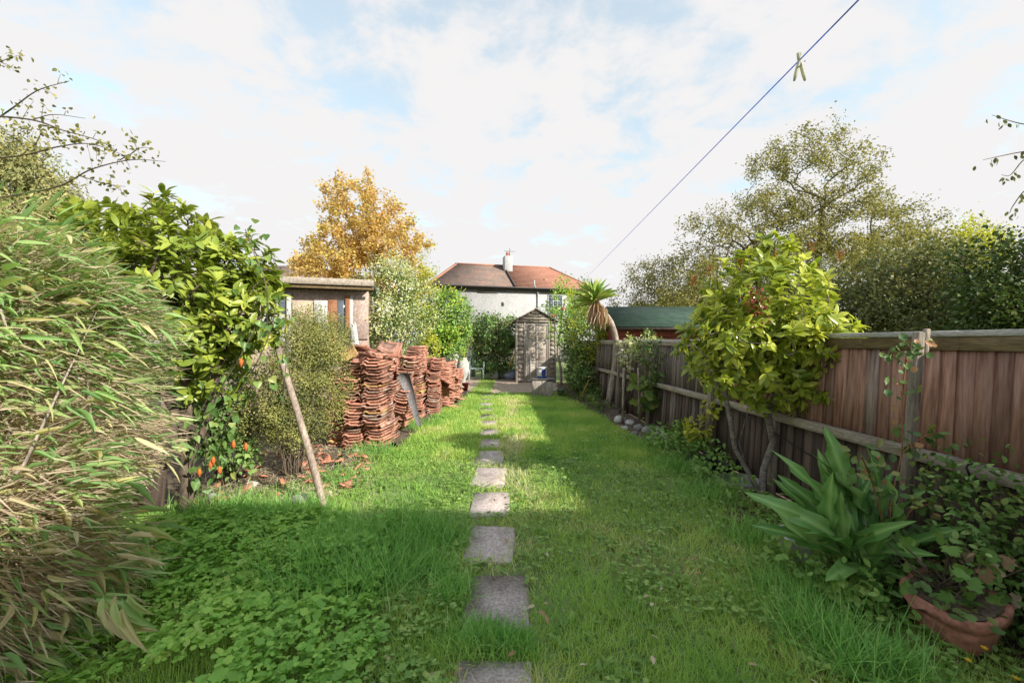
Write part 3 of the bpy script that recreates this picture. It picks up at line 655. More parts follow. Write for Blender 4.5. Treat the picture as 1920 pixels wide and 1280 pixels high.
# ================================================================ stacked roof tiles
def tile_mesh(name, mat, seed):
    g = np.random.default_rng(seed); w, ln, t = .26, .38, .022
    xs = np.array([-.13, -.115, -.09, -.068, -.05, .06, .095, .115, .13]); zs = np.array([0, .02, .028, .02, .002, .002, .004, .018, .016])
    V = []
    for y in (-ln / 2, ln / 2):
        for dz in (0, -t): V += [(x, y + g.normal() * .002, z + dz) for x, z in zip(xs, zs)]
    V = np.array(V); n = len(xs); Q = []
    for i in range(n - 1):
        Q += [[i, i + 1, 2 * n + i + 1, 2 * n + i], [n + i, 3 * n + i, 3 * n + i + 1, n + i + 1], [i, n + i, n + i + 1, i + 1], [2 * n + i, 2 * n + i + 1, 3 * n + i + 1, 3 * n + i]]
    Q += [[0, 2 * n, 3 * n, n], [n - 1, 2 * n - 1, 4 * n - 1, 3 * n - 1]]
    return make_mesh(name, V, Q, None, mat)
TM = [tile_mesh('clay_tile', m, i) for i, m in enumerate([M_tile, M_tile, M_tile, M_tile2, M_tile, M_lichen])]
def ordinal(k): return '%d%s' % (k, 'th' if 10 <= k % 100 <= 20 else {1: 'st', 2: 'nd', 3: 'rd'}.get(k % 10, 'th'))
gT = np.random.default_rng(21)
def stack(x, y, n, where, rz=0.0, pitch=.040, tilt=(0, 0), lean=(0, 0), z0=.0, group=None, flat_y=0.0):
    group = group or 'tiles in the ' + where
    jx = jy = 0.0; yaw = rz
    for k in range(n):
        if k % 8 == 0: jx, jy, yaw = gT.normal() * .03, gT.normal() * .03, rz + gT.normal() * .10
        o = bpy_obj('clay_tile', TM[int(gT.choice(6, p=[.26, .2, .2, .2, .1, .04]))])
        zt = z0 + .016 + k * pitch
        o.location = (x + jx + lean[0] * zt + gT.normal() * .012, y + jy + lean[1] * zt + gT.normal() * .016, zt)
        o.rotation_euler = (tilt[0] + gT.normal() * .012, tilt[1] + .05 * math.sin(k * .35 + x * 7) + gT.normal() * .02, yaw + gT.normal() * .06 + (math.pi if gT.random() < .12 else 0))
        tag(o, 'clay roof tile, %s from top of the %s' % (ordinal(n - k), where), 'roof tile', group)
stack(-1.86, 5.62, 31, 'tall stack nearest the lawn', lean=(.02, .02))
stack(-2.15, 5.66, 30, 'second stack, left of the nearest', rz=.06, lean=(-.02, .03))
stack(-2.44, 5.76, 26, 'stack half hidden by the bush', rz=-.05)
stack(-1.87, 6.05, 22, 'stack right behind the nearest', rz=.08)
stack(-2.15, 6.25, 32, 'second row, left stack', rz=math.pi / 2)
stack(-1.86, 6.72, 17, 'low stack in front of the grey slate', rz=-.1, tilt=(0, .22), lean=(.12, 0))
stack(-1.90, 7.22, 30, 'stack behind the grey slate', rz=.15)
stack(-2.25, 7.1, 33, 'tall stack in the middle of the pile', rz=math.pi / 2)
stack(-1.86, 7.85, 32, 'highest stack of the pile', rz=.0, lean=(-.01, .02))
stack(-1.60, 8.25, 21, 'stack before the far low heap', rz=.2)
stack(-1.58, 9.55, 13, 'far low heap, left side', rz=math.pi / 2, pitch=.045)
stack(-1.46, 10.45, 13, 'far low heap, right end', rz=.3, pitch=.045)
# loose tiles lying on top
for k, (x, y, z, rx, ry, rz, lab, m) in enumerate([
    (-2.30, 5.62, 1.30, .5, -.45, .4, 'lichen-yellowed tile sloping on the left front stack', 5), (-2.22, 5.95, 1.345, .0, .35, 1.2, 'loose tile lying crosswise on the left front stack', 0),
    (-1.95, 6.3, 1.36, .35, .2, .2, 'loose tile tipped up on the second row', 3), (-1.93, 6.55, 1.33, .62, .1, .1, 'tile leaning upright at the middle of the pile top', 0),
    (-1.86, 5.6, 1.285, .03, .10, .5, 'turned tile topping the nearest stack', 1), (-1.5, 8.95, .62, .3, .4, .8, 'loose tile sliding down beside the far heap', 1), (-1.5, 9.75, .95, .1, -.25, .4, 'top tile of the far low heap', 0)]):
    o = bpy_obj('clay_tile', TM[m]); o.location = (x, y, z); o.rotation_euler = (rx, ry, rz); tag(o, lab, 'roof tile', 'loose tiles on the pile')
# heap of tumbled tiles at the far end
for k in range(12):
    o = bpy_obj('clay_tile', TM[k % 5]); a = (k + .5) / 12
    o.location = (-1.46 + .05 * a + gT.normal() * .05, 8.75 + 2.0 * a + gT.normal() * .08, .05 + .55 * abs(math.sin(k * 1.9))); o.rotation_euler = (gT.normal() * .25, .35 + gT.normal() * .25, gT.uniform(0, 3))
    tag(o, 'tumbled clay tile, %s from the near side of the untidy far heap' % ordinal(k + 1), 'roof tile', 'tumbled tiles at the far end')
# the many tiles of the rear rows, too far to tell apart
def tile_cloud():
    src = [bpy.data.meshes[m.name] for m in TM[:1]]; me = src[0]; V0 = np.zeros(len(me.vertices) * 3); me.vertices.foreach_get('co', V0); V0 = V0.reshape(-1, 3); Q0 = np.array([tuple(p.vertices) for p in me.polygons]); out = []
    for x, y, n, rz in ((-1.66, 8.75, 27, .1), (-1.98, 8.5, 33, 1.5), (-1.62, 9.25, 24, 1.6), (-1.95, 9.2, 27, .1), (-1.52, 9.75, 22, .3), (-1.85, 9.9, 24, 1.5), (-1.48, 10.2, 19, 1.4), (-1.78, 10.5, 22, .2), (-1.50, 10.75, 17, .4), (-2.35, 7.8, 34, 1.5), (-2.5, 6.5, 32, .1)):
        jx = jy = 0
        for k in range(n):
            if k % 7 == 0: jx, jy, jr = gT.normal() * .03, gT.normal() * .03, gT.normal() * .12
            r = rz + jr + gT.normal() * .05; R_ = np.array([[math.cos(r), -math.sin(r), 0], [math.sin(r), math.cos(r), 0], [0, 0, 1]]); tl = gT.normal(size=2) * .03
            V = V0.copy(); V[:, 2] += V[:, 0] * tl[0] + V[:, 1] * tl[1]; out.append((V @ R_.T + (x + jx, y + jy, .016 + k * .041), Q0, None))
    return join(*out)
tag(bpy_obj('clay_tile_pile', make_mesh('clay_tile_pile', *tile_cloud(), M_tile)), 'rear rows of the red clay roof tile pile', 'roof tiles', kind='stuff')
# grey slate sheet leaning on the stacks
def slp(px, py): return W(px, py, 6.72 - (py - 694) * .0042)
V = np.array([slp(782, 798), slp(790, 798), slp(776, 732), slp(767, 700), slp(750, 699), slp(744, 712), slp(757, 730)]); n_ = len(V); Vb = V + np.array([-.004, .016, .004])
single('slate_sheet', 'grey slate sheet leaning against the tile stacks', 'slate', (np.concatenate([V, Vb]), [[i, (i + 1) % n_, n_ + (i + 1) % n_, n_ + i] for i in range(n_)], [[0, 1, 2], [0, 2, 6], [2, 3, 6], [6, 3, 4], [6, 4, 5]] + [[n_ + a, n_ + c_, n_ + b] for a, b, c_ in ((0, 1, 2), (0, 2, 6), (2, 3, 6), (6, 3, 4), (6, 4, 5))]), M_slate)

# ================================================================ debris left of the lawn
gD = np.random.default_rng(31)
def shard(c, s, rot, th=.014):
    n = 6; a = np.sort(gD.uniform(0, 2 * math.pi, n)); P = np.c_[np.cos(a) * s * gD.uniform(.6, 1, n), np.sin(a) * s * gD.uniform(.5, .9, n), np.zeros(n)]
    V = np.concatenate([P + (0, 0, th), P, [[0, 0, th]]]); from mathutils import Euler
    V = V @ np.array(Euler(rot).to_matrix()).T + c
    return V, [[i, n + i, n + (i + 1) % n, (i + 1) % n] for i in range(n)], [[2 * n, i, (i + 1) % n] for i in range(n)]
M_shard = surf('orange_shard', (.36, .12, .07), (.50, .24, .16), 9, .8, .3, fine=40, tint=.3)
SHARD_AT = ['beside the leaning pole foot', 'under the small-leaved bush', 'among dry straw by the grey stones', 'at the foot of the tile stacks']
cnt = [0, 0, 0, 0]; shard_list = []
for k in range(92):
    px, py = (gD.uniform(400, 690), gD.uniform(850, 945)) if k < 55 else (gD.uniform(545, 690), gD.uniform(838, 885))
    if px > 560 and py > 925: py -= 45
    q = 0 if px > 560 and py > 885 else (3 if px > 590 else (1 if py < 890 else 2)); shard_list.append((q, px, py))
for q, px, py in sorted(shard_list):
    cnt[q] += 1; c = G(px, py); c[2] = .022
    single('tile_shard', 'orange tile shard, %s from the left %s' % (ordinal(cnt[q]), SHARD_AT[q]), 'tile shard', shard(c, gD.uniform(.03, .095), (gD.normal() * .35, gD.normal() * .35, 0)), M_shard, 'tile shards ' + SHARD_AT[q])
for px, py, s, lab in ((470, 912, .085, 'pale grey angular stone on the dry straw'), (402, 935, .085, 'dark grey rounded stone near the shrub trunk'), (560, 940, .10, 'flat grey stone half buried at the lawn edge'), (668, 846, .06, 'small whitish stone at the foot of the tile stacks')):
    c = G(px, py); single('stone', lab, 'stone', ball(c + (0, 0, s * .22), (s * .85, s * .6, s * .42), 8, 5, .14, int(px)), M_stonew if px in (470, 668) else M_stone, 'stones among the debris')
# leaning pole
pb, pt = G(608, 952), W(514, 622, 3.80)
pl = [pb + (pt - pb) * t + np.array([math.sin(t * 5) * .008, 0, 0]) for t in np.linspace(0, 1, 12)]
pole = thing('wooden_pole', 'bare wooden pole leaning from the lawn edge into the left shrub', 'pole', pb)
part('shaft', tube(pl[:11], np.linspace(.033, .027, 11), 10), M_pole, pole, smooth=True); part('dark_end', tube(pl[10:] + [pt + (pt - pb) * .02], [.0285, .026, .022], 10), M_bark, pole, smooth=True)

# ================================================================ things at the far end
# cabinet and bucket
cb = np.array([.80, 10.75, 0])
cab_t = thing('wooden_cabinet', 'low grey weathered wooden cabinet standing at the lawn end', 'cabinet', cb)
for k, (x0, x1) in enumerate(((-.275, -.03), (-.025, .09), (.095, .27))): part('front_board', box(cb + ((x0 + x1) / 2, -.16 - .003 * k, .225 - .02 * k), (x1 - x0, .025, .44), bev=.004), M_greyv, cab_t)
part('carcass', box(cb + (0, 0, .22), (.53, .29, .43), bev=.005), M_fence_old, cab_t)
part('top', box(cb + (.01, -.01, .462), (.62, .38, .035), bev=.006), M_slate, cab_t)
bk = cb + (-.01, -.02, .48)
bkt = thing('plastic_bucket', 'white plastic bucket with blue label and lid on the grey cabinet', 'bucket', bk)
part('body', lathe([(.0, 0), (.118, 0), (.122, .02), (.142, .245), (.0, .245)], bk, 24), M_whitep, bkt, smooth=True)
def arc(r0, r1, z0, z1, a0, a1, n=10):
    V = []; Q = []
    for i in range(n + 1):
        a = math.radians(a0 + (a1 - a0) * i / n)
        for r, z in ((r0, z0), (r1, z1)): V.append((r * math.cos(a), r * math.sin(a), z))
    for i in range(n): Q.append([2 * i, 2 * i + 2, 2 * i + 3, 2 * i + 1])
    return np.array(V) + bk, Q, None
part('label', join(arc(.1245, .127, .015, .06, 180, 360, 16), arc(.1275, .144, .065, .235, 265, 312)), M_blue, bkt)
part('lid', lathe([(.0, .25), (.148, .245), (.152, .25), (.152, .29), (.146, .298), (.0, .296)], bk, 24), M_whitep, bkt, smooth=True)
part('handle', tube([bk + (.146 * math.cos(a), .146 * math.sin(a) - .0, .235 - .09 * math.sin(-a)) for a in np.linspace(-math.pi, 0, 13)], .004, 5), M_metal, bkt)
pt_ = G(1052, 743); single('flower_pot', 'small grey-blue pot on the grass beside the cabinet', 'pot', lathe([(0, 0), (.075, 0), (.095, .16), (.102, .16), (.102, .2), (.09, .2), (.085, .15), (0, .14)], pt_, 16), plain('grey_blue', (.13, .15, .18), .6), smooth=True)
# yellow broom handle against the shed
single('broom_handle', 'yellow broom handle leaning against the left shed wall', 'handle', tube([G(946, 712) + (0, .6, .02), np.array([sh[0] - SW / 2 - .05, 14.32, 1.05])], .022, 8), M_yellow, smooth=True)
# plastic chair
cc = np.array([-1.32, 15.2, 0])
chair = thing('plastic_chair', 'pale green plastic garden chair beside the dark hedge', 'chair', cc)
def cp(name, geo): return part(name, geo, M_chair, chair)
for sx in (-1, 1):
    cp('leg', beam(cc + (sx * .27, -.25, 0), cc + (sx * .25, -.22, .44), .05, .04, (0, 1, 0), .008)); cp('leg', beam(cc + (sx * .27, .28, 0), cc + (sx * .24, .22, .44), .05, .04, (0, 1, 0), .008))
    cp('armrest', join(beam(cc + (sx * .28, -.27, .66), cc + (sx * .27, .26, .70), .06, .03, bev=.008), beam(cc + (sx * .28, -.25, .43), cc + (sx * .28, -.25, .65), .05, .03, (0, 1, 0), .006)))
cp('seat', box(cc + (0, -.01, .44), (.50, .50, .04), bev=.012))
bw = cp('back_frame', tube(smoothline([cc + (-.25, .23, .44), cc + (-.26, .29, .75), cc + (-.18, .33, .93), cc + (0, .34, .97), cc + (.18, .33, .93), cc + (.26, .29, .75), cc + (.25, .23, .44)], 26), .028, 7))
for i in range(5): cp('back_slat', beam(cc + (-.16 + i * .08, .24, .45), cc + (-.16 + i * .08, .335, .94 - abs(i - 2) * .02), .045, .012, (0, 1, 0), .003))
# white garden ornaments by the tile heap
o1 = W(868, 706, 12.3); o1[2] = 0
single('garden_urn', 'tall white stone garden urn at the far end of the tiles', 'urn', lathe([(.0, 0), (.13, 0), (.13, .12), (.08, .16), (.08, .30), (.15, .42), (.19, .58), (.19, .74), (.14, .88), (.11, .92), (.13, .96), (0, .95)], o1, 18), M_stonew, smooth=True)
o2 = o1 + (-.38, .5, 0)
single('garden_statue', 'white stone figure half hidden behind the tile heap', 'statue', lathe([(0, 0), (.2, 0), (.2, .1), (.15, .16), (.17, .4), (.2, .62), (.14, .8), (.19, .95), (.16, 1.05), (.06, 1.1), (.10, 1.17), (.09, 1.26), (0, 1.3)], o2, 16), M_stonew, smooth=True)
o3 = np.array([-1.72, 16.9, 0])
single('white_ornament', 'white ball-topped ornament behind the pale chair', 'ornament', lathe([(0, 0), (.20, 0), (.20, .8), (.14, .9), (.14, 1.2), (.10, 1.28), (.16, 1.38), (.19, 1.52), (.14, 1.66), (0, 1.72)], o3, 16), M_stonew, smooth=True)
single('red_pot', 'small dark red pot on the grass by the white urn', 'pot', lathe([(0, 0), (.07, 0), (.10, .2), (.11, .2), (.11, .24), (0, .22)], G(872, 733) + (.0, 0, 0), 14), plain('dark_red', (.25, .03, .03), .6), smooth=True)
for k, (x, y, s) in enumerate(((-.75, 15.6, .26), (-.35, 15.9, .32), (-.08, 15.5, .28))):
    single('rubbish_bag', ['pale crumpled bag nearest the chair', 'bluish crumpled bag between two others by the hedge', 'bluish-white bag against the shed side'][k], 'bag', ball((x, y, s * .6), (s, s * .8, s * .75), 12, 8, .10, k), M_bag if k else M_whitep, 'bags at the hedge foot')
# boards and stakes along the right border
for k, (p, q, r, lab) in enumerate(((G(1199, 800), W(1196, 690, 6.6), .017, 'thin upright stake in front of the grey fence'), (G(1167, 795), W(1169, 690, 7.0), .022, 'thicker pale stake beside the variegated bush'), (G(1085, 752), W(1104, 712, 9.2), .014, 'short yellowish cane leaning at the lawn end'), (W(1300, 800, 5.2) * (1, 1, 0), W(1330, 735, 5.0), .008, 'dry grey cane leaning on the fence by the leafy tree'))):
    single('garden_stake', lab, 'stake', tube([p, (p + q) / 2 + (.006, 0, 0), q], [r, r * .95, r * .85], 7), M_barkp if k != 2 else M_yellow)
for k, (px, py, s) in enumerate(((1162, 793, .12), (1182, 797, .10), (1196, 806, .09), (1215, 812, .11), (1172, 806, .07), (1235, 818, .08), (1190, 815, .06))):
    c = G(px, py); single('rubble_stone', ['largest white rubble lump at the border', 'white lump next to the stake foot', 'small grey-white stone beside the stake', 'flat pale stone right of the stakes', 'little stone in front of the white lumps', 'rightmost pale stone of the border heap', 'smallest stone at the heap front'][k], 'stone', ball(c + (0, 0, s * .45), (s, s * .8, s * .6), 8, 6, .16, k), M_stonew if k in (0, 1, 4) else M_stone, 'rubble at the right border')
single('white_scrap', 'torn white plastic scrap hanging by the fence foot', 'scrap', shard(W(1297, 795, 4.9), .10, (1.2, .2, .5), .004), M_whitep)
single('long_edging_stone', 'long stone edging block at the right border', 'edging', beam(G(1245, 832) + (.05, 0, .03), G(1215, 800) + (.15, 0, .03), .10, .08, bev=.02), M_stone)
# pots under the leafy tree
c = G(1384, 912); single('stone_bowl', 'grey stone bowl half sunk in grass under the leafy tree', 'bowl', lathe([(0, 0), (.15, 0), (.20, .05), (.21, .10), (.195, .105), (.18, .05), (0, .03)], c + (0, 0, -.02), 26), M_stone, smooth=True)
c = G(1352, 893); single('black_pot', 'black plastic plant pot beside the grey bowl', 'pot', lathe([(0, 0), (.10, 0), (.125, .13), (.135, .13), (.135, .155), (.12, .155), (.11, .1), (0, .1)], c, 22), M_black, smooth=True)
c = G(1308, 866); single('blue_tray', 'dark blue plastic tray lying in the long grass', 'tray', lathe([(0, .0), (.10, 0), (.12, .05), (.13, .05), (.115, .0), (.0, .012)], c + (0, 0, .02), 18), plain('dark_blue', (.02, .04, .09), .5), smooth=True)
# white tub behind the broad-leaved plant
c = np.array([1.96, 2.70, 0]); single('white_tub', 'white plastic tub behind the broad-leaved plant', 'tub', lathe([(0, 0), (.13, 0), (.15, .05), (.16, .13), (.168, .135), (.168, .16), (.155, .16), (.145, .12), (0, .1)], c, 22), M_whitep, smooth=True)
# terracotta trough
tc_ = np.array([2.13, 1.96, 0]); tro = thing('terracotta_trough', 'broken terracotta trough planter in the right foreground', 'planter', tc_)
def ring_rect(hw, hl, z, n=28, p=3.2):
    a = np.arange(n) * 2 * math.pi / n; c_, s_ = np.cos(a), np.sin(a); r = (np.abs(c_) ** p + np.abs(s_) ** p) ** (-1 / p); return np.c_[hw * r * c_, hl * r * s_, np.full(n, z)]
rings = [ring_rect(.01, .01, .01), ring_rect(.09, .15, .01), ring_rect(.115, .18, .05), ring_rect(.14, .205, .17), ring_rect(.145, .21, .205), ring_rect(.165, .235, .21), ring_rect(.17, .24, .28), ring_rect(.155, .225, .283), ring_rect(.14, .205, .262), ring_rect(.01, .01, .265)]
n = 28; V = np.concatenate(rings); nz = np.random.default_rng(4).normal(size=n); V[6 * n:8 * n, 2] += np.tile(np.minimum(0, nz) * .014 - .10 * np.exp(-((np.arange(n) - 12) / 1.5) ** 2), 2)
V *= .78; V[:, 2] += .35 * V[:, 0] + .02; V[:, 2] = np.maximum(V[:, 2], .004); rz = .12; V = V @ np.array([[math.cos(rz), math.sin(rz), 0], [-math.sin(rz), math.cos(rz), 0], [0, 0, 1]])
Q = [[k * n + j, k * n + (j + 1) % n, (k + 1) * n + (j + 1) % n, (k + 1) * n + j] for k in range(len(rings) - 1) for j in range(n)]
part('body', (V[:9 * n] + tc_, Q[:-n], None), M_terra, tro, smooth=True); part('soil', (V[8 * n:] + tc_ + (0, 0, .004), [[j, (j + 1) % n, n + (j + 1) % n, n + j] for j in range(n)], None), M_soil, tro)
single('white_shell', 'small white broken crock lying in the terracotta trough', 'crock', shard(np.array([2.07, 2.06, .19]), .035, (.5, .3, 0), .006), M_whitep)

# ================================================================ washing line and peg
la, lb = W(1610, 0, 1.02), W(1093, 527, 12.0)
dirl = nrm(lb - la); start = la - dirl * 1.7
ts = np.linspace(0, 1, 60); P = start + (lb - start) * ts[:, None]
single('washing_line', 'thin blue washing line running up across the sky', 'washing line', tube(P, .0021, 6), M_bluel, smooth=True)
pc = la + (lb - la) * 0; tpeg = None
best = min(np.linspace(0, 1, 4000), key=lambda t: abs(((la + (lb - la) * t)[0] / (la + (lb - la) * t)[1]) * FPX + 960 - 1500)); pc = la + (lb - la) * best
peg = thing('clothes_peg', 'pale plastic clothes peg clipped on the blue line', 'clothes peg', pc - np.array([0, 0, .06]))
sc_ = pc[1] / 1.2
def prong(sg):
    Pp = smoothline([pc + np.array([sg * .004 - .002, 0, .020]) * sc_, pc + np.array([sg * .001 - .001, 0, -.004]) * sc_, pc + np.array([sg * .006 - .001, 0, -.022]) * sc_, pc + np.array([sg * .016 - .001, 0, -.062]) * sc_], 9)
    return tube(Pp, np.array([.0034, .0046, .0048, .0044, .0044, .0047, .005, .0048, .0030]) * sc_, 10)
part('prong', prong(-1), M_peg, peg, smooth=True); part('prong', prong(1), M_peg, peg, smooth=True); part('spring', tube([pc + np.array([-.012, -.008, -.028]) * sc_, pc + np.array([0, -.009, -.020]) * sc_, pc + np.array([.010, -.008, -.008]) * sc_], .0016, 6), M_metal, peg)

# ================================================================ foliage materials
M_grass = leafmat('grass_blade', [(0, (.075, .155, .035)), (.3, (.125, .22, .046)), (.65, (.185, .265, .062)), (.88, (.25, .28, .09)), (1, (.33, .29, .17))], .55, .40, k=2.25, tcol=(1.15, 1.1, .8))
M_long = leafmat('long_grass', [(0, (.06, .15, .03)), (.6, (.10, .22, .045)), (1, (.19, .30, .09))], .5, .35, k=2.2)
M_clover = leafmat('ground_cover', [(0, (.055, .115, .024)), (.4, (.095, .18, .034)), (.75, (.145, .225, .046)), (.9, (.20, .245, .08)), (1, (.30, .28, .09))], .55, .35, .3, k=2.75)
M_weed = leafmat('weed_leaf', [(0, (.06, .12, .026)), (.6, (.11, .19, .04)), (1, (.19, .25, .07))], .55, .3, k=1.9)
M_bamb = leafmat('bamboo_leaf', [(0, (.115, .20, .075)), (.4, (.17, .275, .095)), (.62, (.25, .32, .13)), (.74, (.32, .30, .14)), (1, (.38, .32, .22))], .5, .35, k=1.75)
M_phot = leafmat('evergreen_leaf', [(0, (.065, .105, .016)), (.35, (.14, .19, .028)), (.75, (.225, .26, .042)), (.93, (.31, .30, .065)), (1, (.42, .17, .06))], .36, .3, .45, k=1.75)
M_phot2 = leafmat('evergreen_leaf_tree', [(0, (.070, .110, .018)), (.35, (.15, .19, .026)), (.75, (.27, .29, .050)), (.95, (.38, .36, .08)), (1, (.42, .16, .06))], .30, .42, .55, k=2.2)
M_small = leafmat('small_leaf', [(0, (.075, .085, .026)), (.5, (.155, .165, .046)), (.85, (.25, .235, .085)), (1, (.32, .21, .12))], .6, .3)
M_ivy = leafmat('ivy_leaf', [(0, (.05, .105, .028)), (.6, (.10, .175, .045)), (1, (.22, .245, .075))], .4, .3, .4, k=1.6)
M_autumn = leafmat('autumn_leaf', [(0, (.30, .27, .075)), (.3, (.42, .32, .095)), (.62, (.45, .285, .105)), (.85, (.44, .235, .105)), (1, (.44, .20, .09))], .6, .45, tcol=(1.1, 1.0, .7), k=1.7)
M_vari = leafmat('variegated_leaf', [(0, (.14, .20, .06)), (.45, (.30, .36, .13)), (.8, (.50, .50, .30)), (1, (.56, .54, .42))], .45, .3)
M_gold = leafmat('golden_leaf', [(0, (.13, .17, .02)), (.6, (.27, .28, .035)), (1, (.40, .34, .06))], .5, .35)
M_mixed = leafmat('turning_leaf', [(0, (.07, .15, .025)), (.6, (.17, .27, .04)), (.85, (.26, .29, .05)), (1, (.32, .10, .05))], .45, .3)
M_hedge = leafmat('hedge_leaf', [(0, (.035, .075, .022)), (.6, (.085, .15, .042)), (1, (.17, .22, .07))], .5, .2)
M_haw = leafmat('olive_leaf', [(0, (.075, .085, .026)), (.5, (.15, .15, .045)), (.85, (.22, .20, .065)), (1, (.31, .235, .08))], .6, .4, k=1.75)
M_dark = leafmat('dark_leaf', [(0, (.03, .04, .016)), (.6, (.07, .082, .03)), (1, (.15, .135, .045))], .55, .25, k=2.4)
M_green = leafmat('mid_green_leaf', [(0, (.040, .085, .020)), (.6, (.085, .15, .030)), (1, (.20, .22, .05))], .5, .3, k=1.35)
M_green2 = leafmat('deep_green_leaf', [(0, (.025, .05, .014)), (.6, (.055, .095, .022)), (.9, (.11, .14, .035)), (1, (.2, .2, .05))], .5, .3, k=1.2)
M_sword = leafmat('sword_leaf', [(0, (.10, .18, .035)), (.6, (.20, .28, .06)), (1, (.34, .38, .12))], .4, .2)
M_dead = leafmat('dead_leaf', [(0, (.26, .15, .08)), (.5, (.40, .29, .19)), (1, (.52, .45, .35))], .7, .2, k=1.25)
M_big = leafmat('broad_leaf', [(0, (.045, .115, .026)), (.6, (.085, .18, .045)), (1, (.17, .28, .09))], .36, .25, .45, k=1.7)
M_red = leafmat('red_shoot', [(0, (.30, .10, .05)), (1, (.40, .22, .10))], .5, .3, k=1.1)
M_redd = leafmat('dried_red_cluster', [(0, (.15, .022, .015)), (1, (.25, .05, .03))], .7, .1, k=1.0)
M_bram = leafmat('bramble_leaf', [(0, (.05, .10, .03)), (.6, (.11, .18, .05)), (.85, (.20, .21, .07)), (1, (.34, .13, .07))], .5, .25, k=1.3)
M_lantern = plain('orange_pod', (.50, .13, .03), .6)
M_straw = leafmat('dry_straw', [(0, (.24, .16, .09)), (.6, (.40, .29, .17)), (1, (.50, .40, .25))], .8, .1)
M_rose = plain('orange_rose', (.50, .11, .04), .6)
M_ylw = plain('yellow_petal', (.55, .34, .01), .5)
M_moss = leafmat('needle_leaf', [(0, (.07, .08, .03)), (.6, (.15, .15, .06)), (1, (.25, .22, .09))], .6, .2)

UP = np.array([0, 0, 1.0])
def bulk(env, n, g, shell=.75): return in_env(env, n, g, shell)
def surface_leaves(env, n, g, L, wr=.5, shell=.7, up=.7, out=.8, clump_n=60, droop=0.0):
    """leaves spread through the outer part of an envelope of blobs, in clumps"""
    C = in_env(env, clump_n, g, shell); I = g.integers(0, clump_n, n); s = np.mean([np.mean(e[1]) for e in env])
    P = C[I] + g.normal(size=(n, 3)) * s * .16; cen = np.array([e[0] for e in env]); rad = np.array([e[1] for e in env])
    k = (np.linalg.norm((P[:, None] - cen[None]) / rad[None], axis=2)).argmin(1); O_ = nrm((P - cen[k]) / rad[k])
    D = nrm(O_ * out + rand_dirs(n, g) + np.array([0, 0, -droop])); Nn = nrm(O_ * .6 + UP * up + rand_dirs(n, g) * .6)
    cr = g.uniform(0, 1, clump_n); Ln = L * g.uniform(.6, 1.25, n)
    return P, D, Nn, Ln, Ln * wr, .5 * cr[I] + .5 * g.uniform(0, 1, n)

def tree(name, label, cat, base, trunk, env, n, R, leaf, seed, bark=M_bark, mat=M_haw, tm=L_DIA, per=20, spread=.2, wr=.5, tip=.008, group=None, shell=.25, sag=.04, droop=.1, n_parts=0, up=.6, mid=1, key=None, fade=None, sides=5):
    g = np.random.default_rng(seed); t = thing(name, label, cat, base, group)
    nodes, par, rad, kids, first = grow(trunk, env, n, R, tip, g, shell, sag, mid)
    part('trunk', limbs(nodes, par, rad, sides), bark, t, smooth=True)
    P, D, Nn, Ln, Wd, rnd = leaves_on(nodes, par, first, per, spread, leaf, g, up=up, droop=droop, wr=wr)
    P[:, 2] = np.maximum(P[:, 2], .05)
    if fade is not None:
        k = g.uniform(0, 1, len(P)) < fade(P); P, D, Nn, Ln, Wd, rnd = (v[k] for v in (P, D, Nn, Ln, Wd, rnd))
    foliage(tm, key or name, mat, t, P, D, Nn, Ln, Wd, rnd, .2, n_parts, rest='crown')
    return t, nodes, par, first

# ================================================================ far trees
b = np.array([-5.75, 16.2, 0])
tree('autumn_tree', 'orange and gold autumn tree rising behind the outbuilding', 'tree', b, [[b, b + (.05, 0, 1.2), b + (.1, 0, 2.6), b + (0, 0, 3.6)], [b + (.05, 0, 1.6), b + (.45, .1, 3.0), b + (.6, .1, 4.4)], [b + (0, 0, 2.0), b + (-.7, 0, 3.4), b + (-1.0, 0, 4.4)]],
     [(b + (-.35, 0, 6.5), (1.7, 1.5, 1.8)), (b + (-1.3, 0, 4.6), (1.9, 1.5, 1.7)), (b + (1.1, 0, 4.9), (1.6, 1.4, 1.6)), (b + (-.2, 0, 3.4), (2.7, 1.6, 1.3))], 520, .13, .12, 101, mat=M_autumn, per=27, spread=.115, wr=.75, tip=.007, bark=M_barkg)
b = np.array([11.2, 15.2, 0]); q = 1.36
tree('hawthorn_tree', 'broad olive-brown tree with thinning crown beyond the right fence', 'tree', b, [[b, b + (.05 * q, 0, 1.4 * q), b + (.1 * q, 0, 2.6 * q), b + (.25 * q, 0, 3.7 * q), b + (.3 * q, 0, 4.7 * q)], [b + (.05 * q, 0, 1.6 * q), b + (-1.0 * q, 0, 2.9 * q), b + (-1.6 * q, 0, 3.8 * q)], [b + (.1 * q, 0, 2.4 * q), b + (1.1 * q, 0, 3.3 * q), b + (1.7 * q, 0, 4.0 * q)]],
     [(b + np.array(c_) * q, np.array(r_) * q) for c_, r_ in (((-.1, 0, 5.45), (1.85, 1.5, 1.35)), ((-1.7, 0, 3.9), (2.1, 1.5, 1.1)), ((1.5, 0, 4.1), (1.7, 1.5, 1.1)), ((-2.9, 0, 2.8), (1.3, 1.2, .8)), ((.3, 0, 3.1), (2.4, 1.5, .9)), ((.35, 0, 6.6), (.7, .6, .65)), ((-.9, 0, 6.2), (.6, .6, .5)), ((2.5, 0, 4.7), (.9, .5, .5)))], 900, .16, .09, 102, mat=M_haw, per=24, spread=.13, wr=.65, tip=.006)
